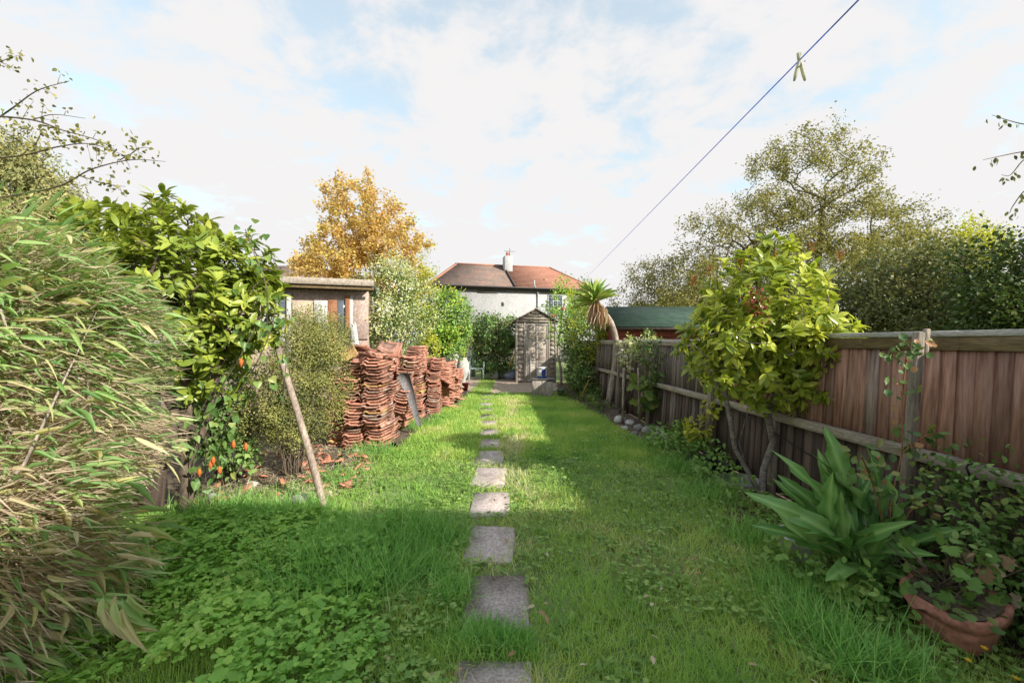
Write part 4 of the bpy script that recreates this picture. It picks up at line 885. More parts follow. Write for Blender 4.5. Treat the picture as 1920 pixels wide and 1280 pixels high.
for k, (px, py, d, rx, rz, m, lab) in enumerate([
    (1640, 545, 9.2, 1.2, 1.0, M_dark, 'dark scrubby tree directly behind the right photinia'), (1765, 545, 8.0, 1.15, 1.0, M_dark, 'dark dense tree above the middle of the near fence'),
    (1700, 470, 10.6, 1.2, .8, M_haw, 'olive twiggy tree low beneath the broad crown on the right'), (1905, 545, 6.4, .85, .95, M_green2, 'leafy green tree at the right edge above the fence'), (1810, 470, 12.0, 1.3, 1.0, M_gold, 'yellowing tree peeping over the dark trees at right'),
    (1240, 535, 16.5, 1.7, 1.25, M_haw, 'small olive-gold tree above the green-roofed shed'), (1310, 560, 13.5, 1.3, 1.3, M_haw, 'olive bush-like tree between green shed and leafy tree'), (1480, 560, 12.5, 1.6, 1.3, M_dark, 'dark tree hidden behind the leafy tree crown')]):
    c = W(px, py, d); b = np.array([c[0], c[1], 0])
    tree('scrub_tree', lab, 'tree', b, [[b, b + (0, 0, c[2] * .35), b + (.1, 0, c[2] * .7)], [b + (0, 0, c[2] * .2), b + (.3 * rx, 0, c[2] * .6)]], [(c, (rx, .9, rz)), (c + (-.3 * rx, 0, -.6 * rz), (rx, .9, rz * .8)), (c + (.35 * rx, .1, .3 * rz), (rx * .6, .6, rz * .7)), (np.array([c[0], c[1], c[2] * .5]), (rx, .9, c[2] * .42))], 230, .09, .085, 110 + k, mat=m, per=30 if m is not M_haw else 34, spread=.15, wr=.6, tip=.006, group='trees beyond the right fence')
# hedge row further back so that no bare horizon shows
for k, (x, y, rx, rz, m, lab) in enumerate([(-14, 24, 3.5, 2.6, M_green, 'bushy green tree far left behind the outbuilding'), (-9.5, 23, 2.6, 1.9, M_haw, 'olive bush far back left of the autumn tree'), (14, 24, 4.0, 2.2, M_haw, 'olive tree far back right of the white house'), (20, 20, 4.0, 2.6, M_dark, 'dark tree far right beyond the scrub'), (9.5, 26, 2.6, 2.0, M_green, 'green tree far back beside the white house')]):
    b = np.array([x, y, 0.0]); tree('background_tree', lab, 'tree', b, [[b, b + (0, 0, rz * .5), b + (0, 0, rz)]], [(b + (0, 0, rz), (rx, 1.5, rz)), (b + (rx * .3, 0, rz * 1.2), (rx * .6, 1.2, rz * .8))], 160, .12, .2, 130 + k, mat=m, per=22, spread=.3, wr=.7, tip=.01, group='distant trees')
# conifer at the left edge
b = np.array([-14.2, 11.8, 0])
tree('conifer', 'tall dull green conifer at the left edge', 'tree', b, [[b, b + (0, 0, 2), b + (0, 0, 4), b + (0, 0, 6.0)]], [(b + (0, 0, 3.2), (1.6, 1.4, 2.6)), (b + (-.2, 0, 5.6), (1.25, 1.1, 2.0)), (b + (.9, 0, 4.4), (.9, .8, 1.3))], 420, .16, .15, 140, mat=M_moss, per=60, spread=.22, wr=.35, droop=.5)
# sparse branches reaching in from a tree outside the left edge
b = np.array([-8.6, 5.6, 0]); gB = np.random.default_rng(150)
br = thing('sparse_tree', 'thin branches with few yellow-green leaves reaching in at upper left', 'tree', b)
lines = [[W(-60, 380, 5.6), W(100, 352, 5.5), W(170, 318, 5.4), W(245, 300, 5.3), W(310, 303, 5.2)], [W(-60, 300, 5.6), W(40, 292, 5.5), W(110, 275, 5.4), W(170, 270, 5.4), W(230, 290, 5.3)], [W(-60, 260, 5.8), W(20, 205, 5.7), W(70, 170, 5.6), W(130, 152, 5.5)], [W(-40, 215, 5.6), W(60, 225, 5.5), W(120, 245, 5.4), W(180, 262, 5.4), W(215, 280, 5.4)], [W(150, 330, 5.4), W(200, 345, 5.3), W(235, 350, 5.3)], [W(40, 292, 5.5), W(72, 262, 5.5), W(75, 235, 5.5)], [W(225, 300, 5.3), W(255, 280, 5.3), W(243, 255, 5.3)], [W(-30, 130, 5.7), W(10, 112, 5.6), W(25, 108, 5.6)], [W(60, 225, 5.5), W(100, 215, 5.5), W(160, 222, 5.4)]]
gl = [tube([b, b + (.1, 0, 2.0), W(-140, 330, 5.6), W(-60, 300, 5.6)], [.16, .13, .09, .05], 8), tube([W(-140, 330, 5.6), W(-60, 380, 5.6)], [.06, .04], 6), tube([W(-140, 330, 5.6), W(-60, 260, 5.8), W(-40, 215, 5.6), W(-30, 130, 5.7)], [.06, .05, .04, .02], 6)]
LP = []; LD = []; brown_ = 0
for k, l in enumerate(lines):
    s = smoothline(l, 26); gl.append(tube(s, np.linspace(.014 if k < 4 else .007, .003, 26), 5))
    dn = (16, 34, 14, 26, 7, 10, 10, 6, 5)[k]; t = gB.integers(4, 26, dn * 2); LP.append(s[t] + gB.normal(size=(dn * 2, 3)) * .05); 
    for _ in range(4):
        i = gB.integers(5, 24); q = s[i] + np.array([gB.uniform(-.02, .25), 0, gB.normal() * .16]); gl.append(tube([s[i], (s[i] + q) / 2 + (0, 0, .02), q], [.004, .003, .002], 4)); LP.append(q + gB.normal(size=(3, 3)) * .035)
part('trunk', join(*gl), M_bark, br, smooth=True)
P = np.concatenate(LP); foliage(L_OVAL, 'sparse', M_haw, br, P, rand_dirs(len(P), gB), rand_dirs(len(P), gB), .065 * gB.uniform(.5, 1.2, len(P)), .042, gB.uniform(0, .9, len(P)), rest='crown')
# branches from a tree outside the right edge
b = np.array([9.2, 6.0, 0]); er = thing('overhanging_tree', 'bare drooping twigs with dark pods at the right edge of the sky', 'tree', b)
lines = [[W(2080, 250, 6), W(1960, 238, 6), W(1910, 231, 6), W(1860, 216, 6)], [W(2080, 300, 6), W(1960, 280, 6), W(1915, 285, 6), W(1870, 294, 6), W(1843, 300, 6)], [W(2050, 320, 6), W(1950, 295, 6), W(1920, 300, 6), W(1895, 328, 6), W(1878, 328, 6)], [W(2060, 400, 6), W(1960, 350, 6), W(1925, 355, 6), W(1900, 385, 6), W(1893, 400, 6)]]
gl = [tube([b, b + (0, 0, 2.2), b + (-.1, 0, 3.3), W(2080, 300, 6)], [.15, .12, .09, .04], 8), tube([W(2080, 300, 6), W(2080, 250, 6)], .03, 5), tube([W(2080, 300, 6), W(2060, 400, 6)], .03, 5)]
LP = []
for l in lines:
    s = smoothline(l, 20); gl.append(tube(s, np.linspace(.014, .003, 20), 5)); t = gB.integers(7, 20, 12); LP.append(s[t] + gB.normal(size=(12, 3)) * (.02, .04, .02) - (0, 0, .04))
part('trunk', join(*gl), M_bark, er, smooth=True); P = np.concatenate(LP)
foliage(L_OVAL, 'pod', M_dark, er, P, nrm(rand_dirs(len(P), gB) * .5 - UP), rand_dirs(len(P), gB), .075, .04, gB.uniform(0, .8, len(P)), rest='crown')

# ================================================================ middle distance shrubs
def bush(name, label, env, n, L, mat, seed, base=None, tm=L_DIA, wr=.5, clump_n=90, shell=.72, stems=6, stem_mat=M_bark, group=None, sr=.014, up=.7, inner=None, droop=.0, n_parts=0, key=None):
    g = np.random.default_rng(seed); c0 = np.mean([e[0] for e in env], axis=0); base = np.array([c0[0], c0[1], 0.0]) if base is None else np.asarray(base, float)
    t = thing(name, label, 'bush', base, group)
    ends = in_env(env, stems, g, .3); gs_ = []
    for e in ends:
        m = (base + e) / 2 + g.normal(size=3) * (.06, .06, .02); s = base + g.normal(size=3) * (.06, .06, 0)
        gs_.append(tube(smoothline([s, m, e], 7), np.linspace(sr, sr * .35, 7), 6))
    part('stem', join(*gs_), stem_mat, t, smooth=True)
    P, D, Nn, Ln, Wd, rnd = surface_leaves(env, n, g, L, wr, shell, up, clump_n=clump_n, droop=droop); k = P[:, 2] > .03
    foliage(tm, key or name, mat, t, P[k], D[k], Nn[k], Ln[k], Wd[k], rnd[k], .2, n_parts)
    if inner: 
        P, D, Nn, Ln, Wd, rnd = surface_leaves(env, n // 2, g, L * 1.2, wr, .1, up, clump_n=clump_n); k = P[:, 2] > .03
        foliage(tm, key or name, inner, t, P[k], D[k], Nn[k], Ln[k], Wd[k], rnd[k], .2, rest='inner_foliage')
    return t
def E(px, py, d, rx, rz, ry=None): 
    s = d / FPX; return (W(px, py, d), np.array([rx * s, (ry or rx) * s, rz * s]))
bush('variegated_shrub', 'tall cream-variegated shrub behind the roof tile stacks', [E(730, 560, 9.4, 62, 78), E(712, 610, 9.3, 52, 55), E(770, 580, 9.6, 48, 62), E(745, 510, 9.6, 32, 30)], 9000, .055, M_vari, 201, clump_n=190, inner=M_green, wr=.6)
bush('golden_bush', 'yellow-green bush between variegated shrub and white house', [E(792, 560, 11.2, 30, 62), E(800, 500, 11.4, 18, 30)], 3500, .06, M_gold, 202, clump_n=90)
bush('turning_bush', 'rounded green bush with reddish leaves at the far end of the tiles', [E(838, 600, 11.6, 42, 58), E(822, 640, 11.4, 34, 30), E(850, 640, 11.6, 30, 36)], 6500, .075, M_mixed, 203, clump_n=130, inner=M_hedge, wr=.6)
bush('low_variegated_bush', 'small yellow-green bush growing over the back of the tile pile', [E(806, 655, 9.4, 16, 34)], 900, .05, M_gold, 204, clump_n=30)
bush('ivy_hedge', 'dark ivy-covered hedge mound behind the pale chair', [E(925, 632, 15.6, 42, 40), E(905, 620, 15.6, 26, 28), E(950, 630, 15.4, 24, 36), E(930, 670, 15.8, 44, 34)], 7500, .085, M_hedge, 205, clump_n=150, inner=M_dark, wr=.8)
bush('far_hedge', 'green hedge behind the timber shed', [E(1060, 600, 17.5, 46, 40), E(1000, 640, 17, 40, 40), E(1110, 590, 18, 40, 42), E(860, 640, 19, 40, 40), E(780, 620, 20, 60, 50)], 6000, .12, M_hedge, 206, clump_n=150, wr=.7)
# climbing rose tree with thin crooked stem
b = G(1052, 722); g7 = np.random.default_rng(207)
rose = thing('rose_tree', 'slim rose tree with crooked pale stem beside the shed', 'tree', b)
part('trunk', join(tube(smoothline([b, W(1051, 690, b[1]), W(1046, 660, b[1]), W(1049, 636, b[1]), W(1052, 600, b[1]), W(1060, 560, b[1])], 24), np.linspace(.05, .028, 24), 8), tube(smoothline([W(1049, 636, b[1]), W(1040, 610, b[1]), W(1040, 585, b[1])], 8), .02, 6)), M_barkp, rose, smooth=True)
env = [E(1056, 560, 13.4, 22, 44), E(1050, 612, 13.2, 20, 36), E(1075, 590, 13.2, 20, 40)]
P, D, Nn, Ln, Wd, rnd = surface_leaves(env, 1500, g7, .085, .6, .3, clump_n=90); foliage(L_DIA, 'rose', M_mixed, rose, P, D, Nn, Ln, Wd, rnd * .9, rest='crown')
for px, py in ((1056, 579), (1037, 592), (1062, 640)): part('rose_bloom', ball(W(px, py, 12.9), (.045, .04, .04), 9, 6, .12, px), M_rose, rose)
bush('climber', 'golden-green climber draped over the fence left of the palm-like tree', [E(1100, 625, 10.9, 32, 58), E(1128, 615, 10.9, 24, 34), E(1090, 560, 11.4, 22, 40)], 4200, .06, M_gold, 208, clump_n=110, inner=M_hedge)
bush('dark_ivy', 'dark ivy at the fence foot below the golden climber', [E(1095, 700, 10.8, 28, 50), E(1112, 725, 10.4, 16, 26), E(1075, 650, 12.0, 20, 60)], 3000, .075, M_hedge, 209, clump_n=80, inner=M_dark, wr=.8)
bush('border_weeds', 'low dark green weeds along the right border', [E(1085, 738, 10.2, 40, 12), E(1130, 755, 8.9, 30, 14), E(1120, 770, 8.3, 22, 10)], 1600, .06, M_green, 210, clump_n=70, stems=4)
bush('cream_bush', 'small cream-variegated bush in front of the grey fence', [E(1186, 648, 7.9, 28, 20), E(1178, 675, 7.9, 16, 20), E(1214, 640, 7.7, 22, 14)], 1100, .07, M_vari, 211, base=G(1172, 775), clump_n=70, wr=.4, shell=.3, sr=.02)
bush('fence_shrub', 'thin dark green shrub growing up the weathered fence', [E(1232, 680, 6.7, 30, 46), E(1215, 650, 7.0, 22, 30)], 420, .085, M_green, 212, base=G(1225, 800), clump_n=60, shell=.1)
# young fig plant with lobed leaves
fb = G(1213, 795); fig = thing('young_fig', 'young fig plant with lobed blue-green leaves by the stakes', 'plant', fb); g8 = np.random.default_rng(213)
part('stem', join(tube(smoothline([fb, W(1214, 750, 6.9), W(1210, 705, 6.8)], 10), np.linspace(.014, .007, 10), 6), tube(smoothline([fb, W(1232, 760, 6.7), W(1240, 730, 6.6)], 8), .008, 5)), M_bark, fig)
P = in_env([E(1212, 720, 6.75, 30, 20), E(1218, 750, 6.8, 26, 30)], 60, g8, .2)
leaf_parts(L_PALM, 'fig', M_green, fig, P, nrm(rand_dirs(60, g8) + (0, -.3, -.3)), nrm(rand_dirs(60, g8) * .5 + UP + (0, -.5, 0)), .17 * g8.uniform(.6, 1.2, 60), .17, g8.uniform(0, 1, 60))
# cabbage palm: leaning trunk, sword leaves, dead skirt
d0 = 9.2; cb_ = W(1140, 755, d0); cb_[2] = 0; hd = W(1116, 566, d0)
palm = thing('cabbage_palm', 'leaning cabbage palm with spiky head and skirt of dead leaves', 'tree', cb_)
part('trunk', tube(smoothline([cb_ - (0, 0, .02), W(1150, 705, d0), W(1156, 650, d0), W(1148, 610, d0), W(1132, 585, d0), hd], 26), np.linspace(.082, .05, 26) + np.random.default_rng(3).normal(size=26) * .004, 10), M_barkp, palm, smooth=True)
g9 = np.random.default_rng(214); n = 130
th = np.radians(g9.uniform(5, 80, n)); ph = g9.uniform(0, 2 * math.pi, n); axp = nrm(np.array([-.35, -.1, 1.0])); ax1 = nrm(np.cross(axp, (0, 1, 0))); ax2 = np.cross(axp, ax1)
D = np.cos(th)[:, None] * axp + np.sin(th)[:, None] * (np.cos(ph)[:, None] * ax1 + np.sin(ph)[:, None] * ax2)
foliage(L_LANCE, 'sword', M_sword, palm, np.repeat(hd[None], n, 0) + g9.normal(size=(n, 3)) * .03, D, nrm(axp - D * .3 + g9.normal(size=(n, 3)) * .1), g9.uniform(.36, .62, n), .045, g9.uniform(0, 1, n), bend=g9.uniform(.0, .3, n), n_parts=n)
n = 190; ph = g9.uniform(0, 2 * math.pi, n); D = nrm(np.stack([np.cos(ph) * .35 - .12, np.sin(ph) * .35 - .1, -np.ones(n) * g9.uniform(.5, 1.2, n)], 1)); t = g9.uniform(0, .45, n)[:, None]
P = hd + (W(1146, 606, d0) - hd) * t + g9.normal(size=(n, 3)) * .04
foliage(L_LANCE, 'skirt', M_dead, palm, P, D, nrm(np.stack([np.cos(ph), np.sin(ph), np.zeros(n)], 1) + .05), g9.uniform(.25, .5, n), .035, g9.uniform(0, 1, n), bend=g9.uniform(-.1, .2, n), n_parts=n, name='dead_leaf')

# ================================================================ leafy evergreen tree on the right
pb_ = G(1428, 930); g10 = np.random.default_rng(301); d0 = 3.75
pt = thing('evergreen_tree', 'glossy-leaved small tree with forked trunk in front of the right fence', 'tree', pb_)
tr = [[pb_, W(1432, 880, 3.85), W(1450, 830, 3.8), W(1440, 780, 3.78), W(1420, 740, 3.75), W(1425, 690, 3.75)], [pb_, W(1400, 880, 3.85), W(1378, 840, 3.85), W(1370, 790, 3.8), W(1362, 750, 3.8), W(1352, 700, 3.8)], [W(1402, 880, 3.85), W(1385, 830, 3.85), W(1400, 780, 3.8), W(1405, 745, 3.8)], [W(1440, 780, 3.78), W(1460, 720, 3.75), W(1480, 670, 3.75)]]
env = [E(1432, 545, d0, 112, 82, 105), E(1425, 640, d0 - .05, 135, 80, 110), E(1348, 640, d0, 84, 84, 80), E(1505, 640, d0 - .1, 88, 85, 90), E(1500, 720, d0 - .1, 72, 52, 70), E(1370, 710, d0, 55, 45, 60), E(1440, 480, d0, 60, 40, 60), E(1560, 700, d0 - .25, 45, 48, 40), E(1480, 740, d0 - .2, 75, 42, 60)]
nodes, par, rad, kids, first = grow(tr, env, 580, .036, .0038, g10, .4, .02, 1)
nodes[first:, 2] = np.maximum(nodes[first:, 2], .75)
part('trunk', limbs(nodes, par, rad, 7), M_barkg, pt, smooth=True)
D0 = twig_dirs(nodes, par); ends = np.nonzero(kids == 0)[0]; oth = np.arange(first, len(nodes)); cen = W(1430, 620, d0)
sd = nrm(D0 + nrm(nodes - cen) * .6 + UP * .45 + g10.normal(size=nodes.shape) * .2)
A = rosettes(nodes[ends], sd[ends], (8, 12), .115, g10, .40); Bq = rosettes(nodes[oth], sd[oth], (2, 5), .105, g10, .40, (30, 100), back=.14)
P, D, Nn, Ln, Wd, rnd = (np.concatenate(v) for v in zip(A, Bq)); rnd = rnd * .94
foliage(L_OVAL, 'phr', M_phot2, pt, P, D, Nn, Ln, Wd, rnd, g10.uniform(.05, .45, len(P)), 300)
for px, py in ((1455, 470), (1520, 462), (1575, 470), (1330, 500), (1390, 490), (1300, 520)):
    c = W(px, py, d0 - .1); n = 7; sdv = nrm(np.array([.1, 0, 1])); Pq, Dq, Nq, Lq, Wq, rq = rosettes(c[None], sdv[None], (n, n), .075, g10, .35, (15, 50)); leaf_parts(L_OVAL, 'red', M_red, pt, Pq, Dq, Nq, Lq, Wq, rq, 'red_leaf')
P = W(1415, 560, d0 - .55) + g10.normal(size=(120, 3)) * (.03, .03, .055); P[60:] += (.035, 0, -.09)
foliage(L_DIA, 'cl', M_redd, pt, P, rand_dirs(120, g10), rand_dirs(120, g10), .03, .02, g10.uniform(0, 1, 120), rest='dried_flower_cluster')

# ================================================================ evergreen hedge on the left
g11 = np.random.default_rng(302); hb = G(352, 962); d0 = 3.7
ph_ = thing('evergreen_shrub', 'big yellow-green glossy evergreen shrub behind the bamboo hedge', 'shrub', hb)
tr = [[hb, W(352, 900, 3.45), W(345, 830, 3.5), W(352, 760, 3.55), W(345, 690, 3.6), W(335, 620, 3.65)], [W(350, 870, 3.45), W(385, 800, 3.5), W(400, 720, 3.55), W(420, 640, 3.6)], [W(345, 800, 3.5), W(300, 720, 3.7), W(250, 620, 3.8)], [G(300, 958), W(300, 880, 3.6), W(320, 780, 3.6)]]
env = [E(330, 520, d0, 150, 95, 110), E(220, 470, d0 + .2, 110, 90, 90), E(430, 560, d0 - .05, 95, 95, 90), E(310, 425, d0 + .1, 85, 60, 70), E(450, 490, d0, 70, 55, 60), E(400, 680, d0 - .1, 70, 80, 60), E(150, 440, d0 + .3, 50, 60, 60), E(480, 590, d0 - .15, 55, 60, 55), E(420, 620, d0 - .2, 80, 55, 60)]
nodes, par, rad, kids, first = grow(tr, env, 620, .06, .0042, g11, .5, .02, 1)
part('trunk', limbs(nodes, par, rad, 7), M_bark, ph_, smooth=True)
D0 = twig_dirs(nodes, par); ends = np.nonzero(kids == 0)[0]; oth = np.arange(first, len(nodes)); cen = W(330, 580, d0)
sd = nrm(D0 + nrm(nodes - cen) * .6 + UP * .5 + g11.normal(size=nodes.shape) * .2)
A = rosettes(nodes[ends], sd[ends], (9, 13), .12, g11, .42); Bq = rosettes(nodes[oth], sd[oth], (3, 6), .105, g11, .40, (30, 100), back=.14)
P, D, Nn, Ln, Wd, rnd = (np.concatenate(v) for v in zip(A, Bq)); rnd = rnd * .93
foliage(L_OVAL, 'phl', M_phot, ph_, P, D, Nn, Ln, Wd, rnd, g11.uniform(.05, .45, len(P)), 300)
# bindweed hanging over it
vb = G(400, 955); vine = thing('bindweed', 'climbing vine with heart-shaped leaves and orange pods below the left shrub', 'vine', vb)
vl = [[W(390, 955, 3.5) * (1, 1, 0), W(385, 860, 3.4), W(400, 760, 3.3), W(455, 660, 3.25), W(490, 590, 3.3)], [W(430, 940, 3.55) * (1, 1, 0), W(410, 850, 3.4), W(440, 760, 3.3), W(500, 640, 3.2), W(520, 560, 3.25)], [W(350, 950, 3.4) * (1, 1, 0), W(365, 850, 3.35), W(372, 780, 3.3), W(420, 700, 3.25)], [W(500, 620, 3.3), W(500, 540, 3.4), W(470, 460, 3.5), W(460, 430, 3.6)], [W(540, 640, 3.6), W(535, 700, 3.55), W(530, 760, 3.5)]]
gl = []; LP = []
for k, l in enumerate(vl):
    s = smoothline(l, 40); gl.append(tube(s, .004, 5)); m = (30, 34, 30, 26, 10)[k]; LP.append(s[g11.integers(0, 40, m)] + g11.normal(size=(m, 3)) * (.09, .05, .06))
part('stem', join(*gl), M_bark, vine); P = np.concatenate(LP); P[:, 2] = np.maximum(P[:, 2], .06); n = len(P)
leaf_parts(L_HEART, 'vine', M_ivy, vine, P, nrm(rand_dirs(n, g11) * .5 + (0.1, -.2, -.8)), nrm(rand_dirs(n, g11) * .9 + (.3, -.8, .45)), .075 * g11.uniform(.5, 1.25, n), .06 * g11.uniform(.6, 1.2, n), g11.uniform(0, 1, n))
for k, (px, py) in enumerate(((452, 678), (438, 832), (461, 836), (395, 870), (412, 880), (374, 884), (400, 862))):
    c = W(px, py, 3.3); part('seed_pod', join(lathe([(.001, -.045), (.008, -.03), (.017, -.008), (.013, .012), (.009, .022), (.002, .028)], c, 7)), M_lantern, vine)

# ================================================================ small-leaved bush beside the pole
env = [E(560, 700, 4.6, 62, 85, 60), E(585, 650, 4.8, 60, 55, 50), E(520, 740, 4.4, 55, 90, 50), E(610, 720, 4.9, 50, 60, 40), E(560, 790, 4.5, 70, 50, 50), E(480, 770, 4.3, 45, 80, 40), E(620, 640, 5.0, 40, 45, 40), E(585, 612, 5.2, 66, 34, 40)]
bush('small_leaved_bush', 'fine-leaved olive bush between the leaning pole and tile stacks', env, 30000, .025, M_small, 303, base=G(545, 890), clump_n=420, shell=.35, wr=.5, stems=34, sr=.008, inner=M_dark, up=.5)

bush('shade_ivy', 'dark leafy undergrowth below the left evergreen shrub', [E(420, 780, 4.2, 60, 90, 50), E(360, 700, 4.3, 60, 90, 50), E(430, 850, 4.0, 45, 50, 40)], 2600, .06, M_hedge, 305, base=G(420, 905), clump_n=140, shell=.2, wr=.8, tm=L_HEART, stems=10)

# ================================================================ bamboo hedge at the left edge
g12 = np.random.default_rng(304)
bb = np.array([-2.9, 2.1, 0.0]); bam = thing('bamboo_hedge', 'clipped bamboo hedge of dry canes and green leaves at the left edge', 'hedge', bb)
HC, HR_ = np.array([-3.1, 2.12, 1.06]), np.array([1.05, .95, 1.22])
HC2, HR2 = np.array([-2.45, 1.76, .50]), np.array([.68, .52, .74])
def hedge_pts(n, r0, r1):
    u = rand_dirs(n, g12); u = nrm(np.sign(u) * np.abs(u) ** .75); r = g12.uniform(r0, r1, (n, 1)); second = g12.uniform(0, 1, n) < .24
    c = np.where(second[:, None], HC2, HC); R_ = np.where(second[:, None], HR2, HR_)
    P = c + u * r * R_; bumps = 1 + .07 * np.sin(P[:, 2] * 9 + P[:, 1] * 5)[:, None]; P = c + (P - c) * bumps
    P[:, 0] -= np.where(second, 0, .22 * np.clip((1.0 - P[:, 2]) / .8, 0, 1) ** 1.3); P += g12.normal(size=(n, 3)) * .03; return P, u
n = 54000; P, u = hedge_pts(n, .45, 1.0); k = (P[:, 2] > .04); P, u = P[k], u[k]; n = len(P)
D = nrm(u * .55 + np.array([.8, -.12, -.1]) + rand_dirs(n, g12) * .5); topf = np.clip((P[:, 2] - 1.3) / .8, 0, 1)
g_, r_ = scatter(L_BLADE2, P, D, rand_dirs(n, g12), g12.uniform(.06, .17, n), .0062, np.clip(g12.uniform(0, 1, n), 0, 1), g12.normal(size=n) * .12)
part('dry_canes', g_, M_cane, bam, r_, kind='stuff')
n = 15000; P, u = hedge_pts(n, .70, 1.05); pr = .42 + .6 * np.clip((P[:, 2] - 1.15) / .5, 0, 1) + .4 * np.clip((.75 - P[:, 2]) / .5, 0, 1); k = (P[:, 2] > .05) & (g12.uniform(0, 1, n) < pr); P, u = P[k], u[k]; n = len(P)
D = nrm(u * .5 + np.array([.62, -.15, -.32]) + rand_dirs(n, g12) * .5); Nn = nrm(u * .7 + UP * .5 + rand_dirs(n, g12) * .8)
Ln = g12.uniform(.08, .19, n) * np.where(P[:, 1] < 1.8, .72, 1.0); rb = g12.uniform(0, 1, n); low = P[:, 2] < 1.2; rb = np.where(low, rb, rb * .82)
foliage(L_LANCE, 'bam', M_bamb, bam, P, D, Nn, Ln, Ln * g12.uniform(.10, .17, n), rb, g12.uniform(0, .3, n), 300)
n = 23000; P, u = hedge_pts(n, .62, 1.03); pr = .22 + .75 * np.clip((P[:, 2] - 1.0) / .5, 0, 1); k = (P[:, 2] > .1) & (g12.uniform(0, 1, n) < pr); P, u = P[k], u[k]; n = len(P)
D = nrm(u * .45 + np.array([.75, -.1, -.2]) + rand_dirs(n, g12) * .42)
g_, r_ = scatter(L_BLADE3, P, D, nrm(UP + rand_dirs(n, g12) * .6 + u * .4), g12.uniform(.08, .20, n), g12.uniform(.006, .013, n), g12.uniform(0, .9, n), g12.uniform(0, .25, n))
part('narrow_blades', g_, M_bamb, bam, r_, kind='stuff')
# drooping shoot with yellowing leaves
n = 16; c = W(215, 1130, 1.62); P = c + g12.normal(size=(n, 3)) * (.03, .02, .025); D = nrm(np.array([.45, -.1, -.75]) + rand_dirs(n, g12) * .38)
leaf_parts(L_LANCE, 'bam', M_bamb, bam, P, D, nrm(np.array([.2, -1, .3]) + rand_dirs(n, g12) * .4), g12.uniform(.13, .22, n), .026, g12.uniform(.45, 1, n))
canes = [tube([np.array([HC[0] + g12.uniform(-.7, .75), HC[1] + g12.uniform(-.6, .6), 0]), HC + g12.normal(size=3) * (.4, .35, .2), HC + np.array([g12.uniform(-.5, .9), g12.uniform(-.5, .3), g12.uniform(.3, .9)])], [.009, .007, .004], 5) for _ in range(70)]
part('canes', join(*canes), M_barkp, bam, kind='stuff')
# dark board behind the hedge foot
single('dark_board', 'dark old board standing at the hedge foot', 'board', beam(G(262, 975) + (-.15, .15, 0), G(262, 975) + (-.15, .2, .55), .42, .03, (0, 1, 0), .004), M_fence_dark)

# ================================================================ plants in the right foreground
# broad-leaved plant
def broad(n_rows=9, wav=.05, seed=0):
    V = []; ys = np.linspace(0, 1, n_rows)
    for i, y in enumerate(ys):
        t = (y - .34) / .66; w = .045 if t <= 0 else max(.045 if t < .1 else .0, .5 * math.sin(math.pi * t ** .8) ** .75)
        if i == n_rows - 1: w = .004
        for x in (-1, -.5, 0, .5, 1): V.append((x * w, y, .30 * w * abs(x) + wav * w * math.sin(i * 1.7 + x * 1.3 + seed) * x * x + (.012 * math.sin(i * 2.1 + seed))))
    Q = [[i * 5 + j, i * 5 + j + 1, (i + 1) * 5 + j + 1, (i + 1) * 5 + j] for i in range(n_rows - 1) for j in range(4)]
    return np.array(V), np.array(Q), np.zeros((0, 3), int)
g13 = np.random.default_rng(401); kb = np.array([2.1, 2.45, 0])
kp = thing('broad_leaved_plant', 'clump of large glossy broad leaves at the right border', 'plant', kb)
tips = [(1545, 835), (1425, 950), (1470, 925), (1500, 905), (1600, 890), (1640, 850), (1700, 930), (1690, 1000), (1460, 1010), (1520, 1000), (1560, 1140), (1610, 1080), (1480, 965), (1650, 960), (1585, 960), (1540, 1040), (1715, 985), (1620, 1020), (1505, 1060), (1440, 985), (1570, 900), (1665, 905), (1490, 945), (1530, 930), (1610, 930), (1555, 985), (1640, 1040), (1590, 1100), (1680, 960), (1475, 985), (1520, 880), (1545, 1090), (1600, 985), (1465, 950), (1500, 1025), (1575, 1060), (1650, 1000), (1625, 960), (1535, 960), (1690, 1045), (1500, 925), (1560, 930), (1620, 905), (1650, 930), (1580, 1010), (1520, 1070), (1640, 1085), (1600, 1120), (1480, 1035), (1590, 870), (1550, 890), (1680, 1015)]
for k, (px, py) in enumerate(tips):
    e = W(px + 42 + max(0, 1500 - px) * .35, py, 2.40 - .14 * g13.random() - (.12 if py > 980 else 0)); s = kb + g13.normal(size=3) * (.06, .06, 0) + (0, -.02 * (k % 4), .03); v = e - s; L0 = np.linalg.norm(v)
    s = s + v * max(0, 1 - .52 / L0) * .9 + UP * .04; v = e - s; ln = np.linalg.norm(v) * 1.0
    tm = broad(16, .5, k); D = nrm(v + UP * .22)[None]; nn = nrm(np.array([-.15, -.55, .75]) + g13.normal(size=3) * .7)[None]
    g_, r_ = scatter(tm, s[None], D, nn, ln, g13.uniform(.08, .13), np.array([g13.random()]), g13.uniform(.3, .75))
    r_ = r_.reshape(-1, 5); r_[:, 2] = 1.0; r_ = r_ * .8 + .2 * np.array([.6, .2, 1, .2, .6]); lf = part('leaf', g_, M_big, kp, r_.ravel(), smooth=True)
    part('leaf_stalk', tube(smoothline([kb + g13.normal(size=3) * (.05, .05, 0) + (0, 0, 0), (kb + s) / 2 + (0, 0, .03), s + v * .1], 6), .006, 5), M_big, kp, np.full(6 * 5 + 2, .9))
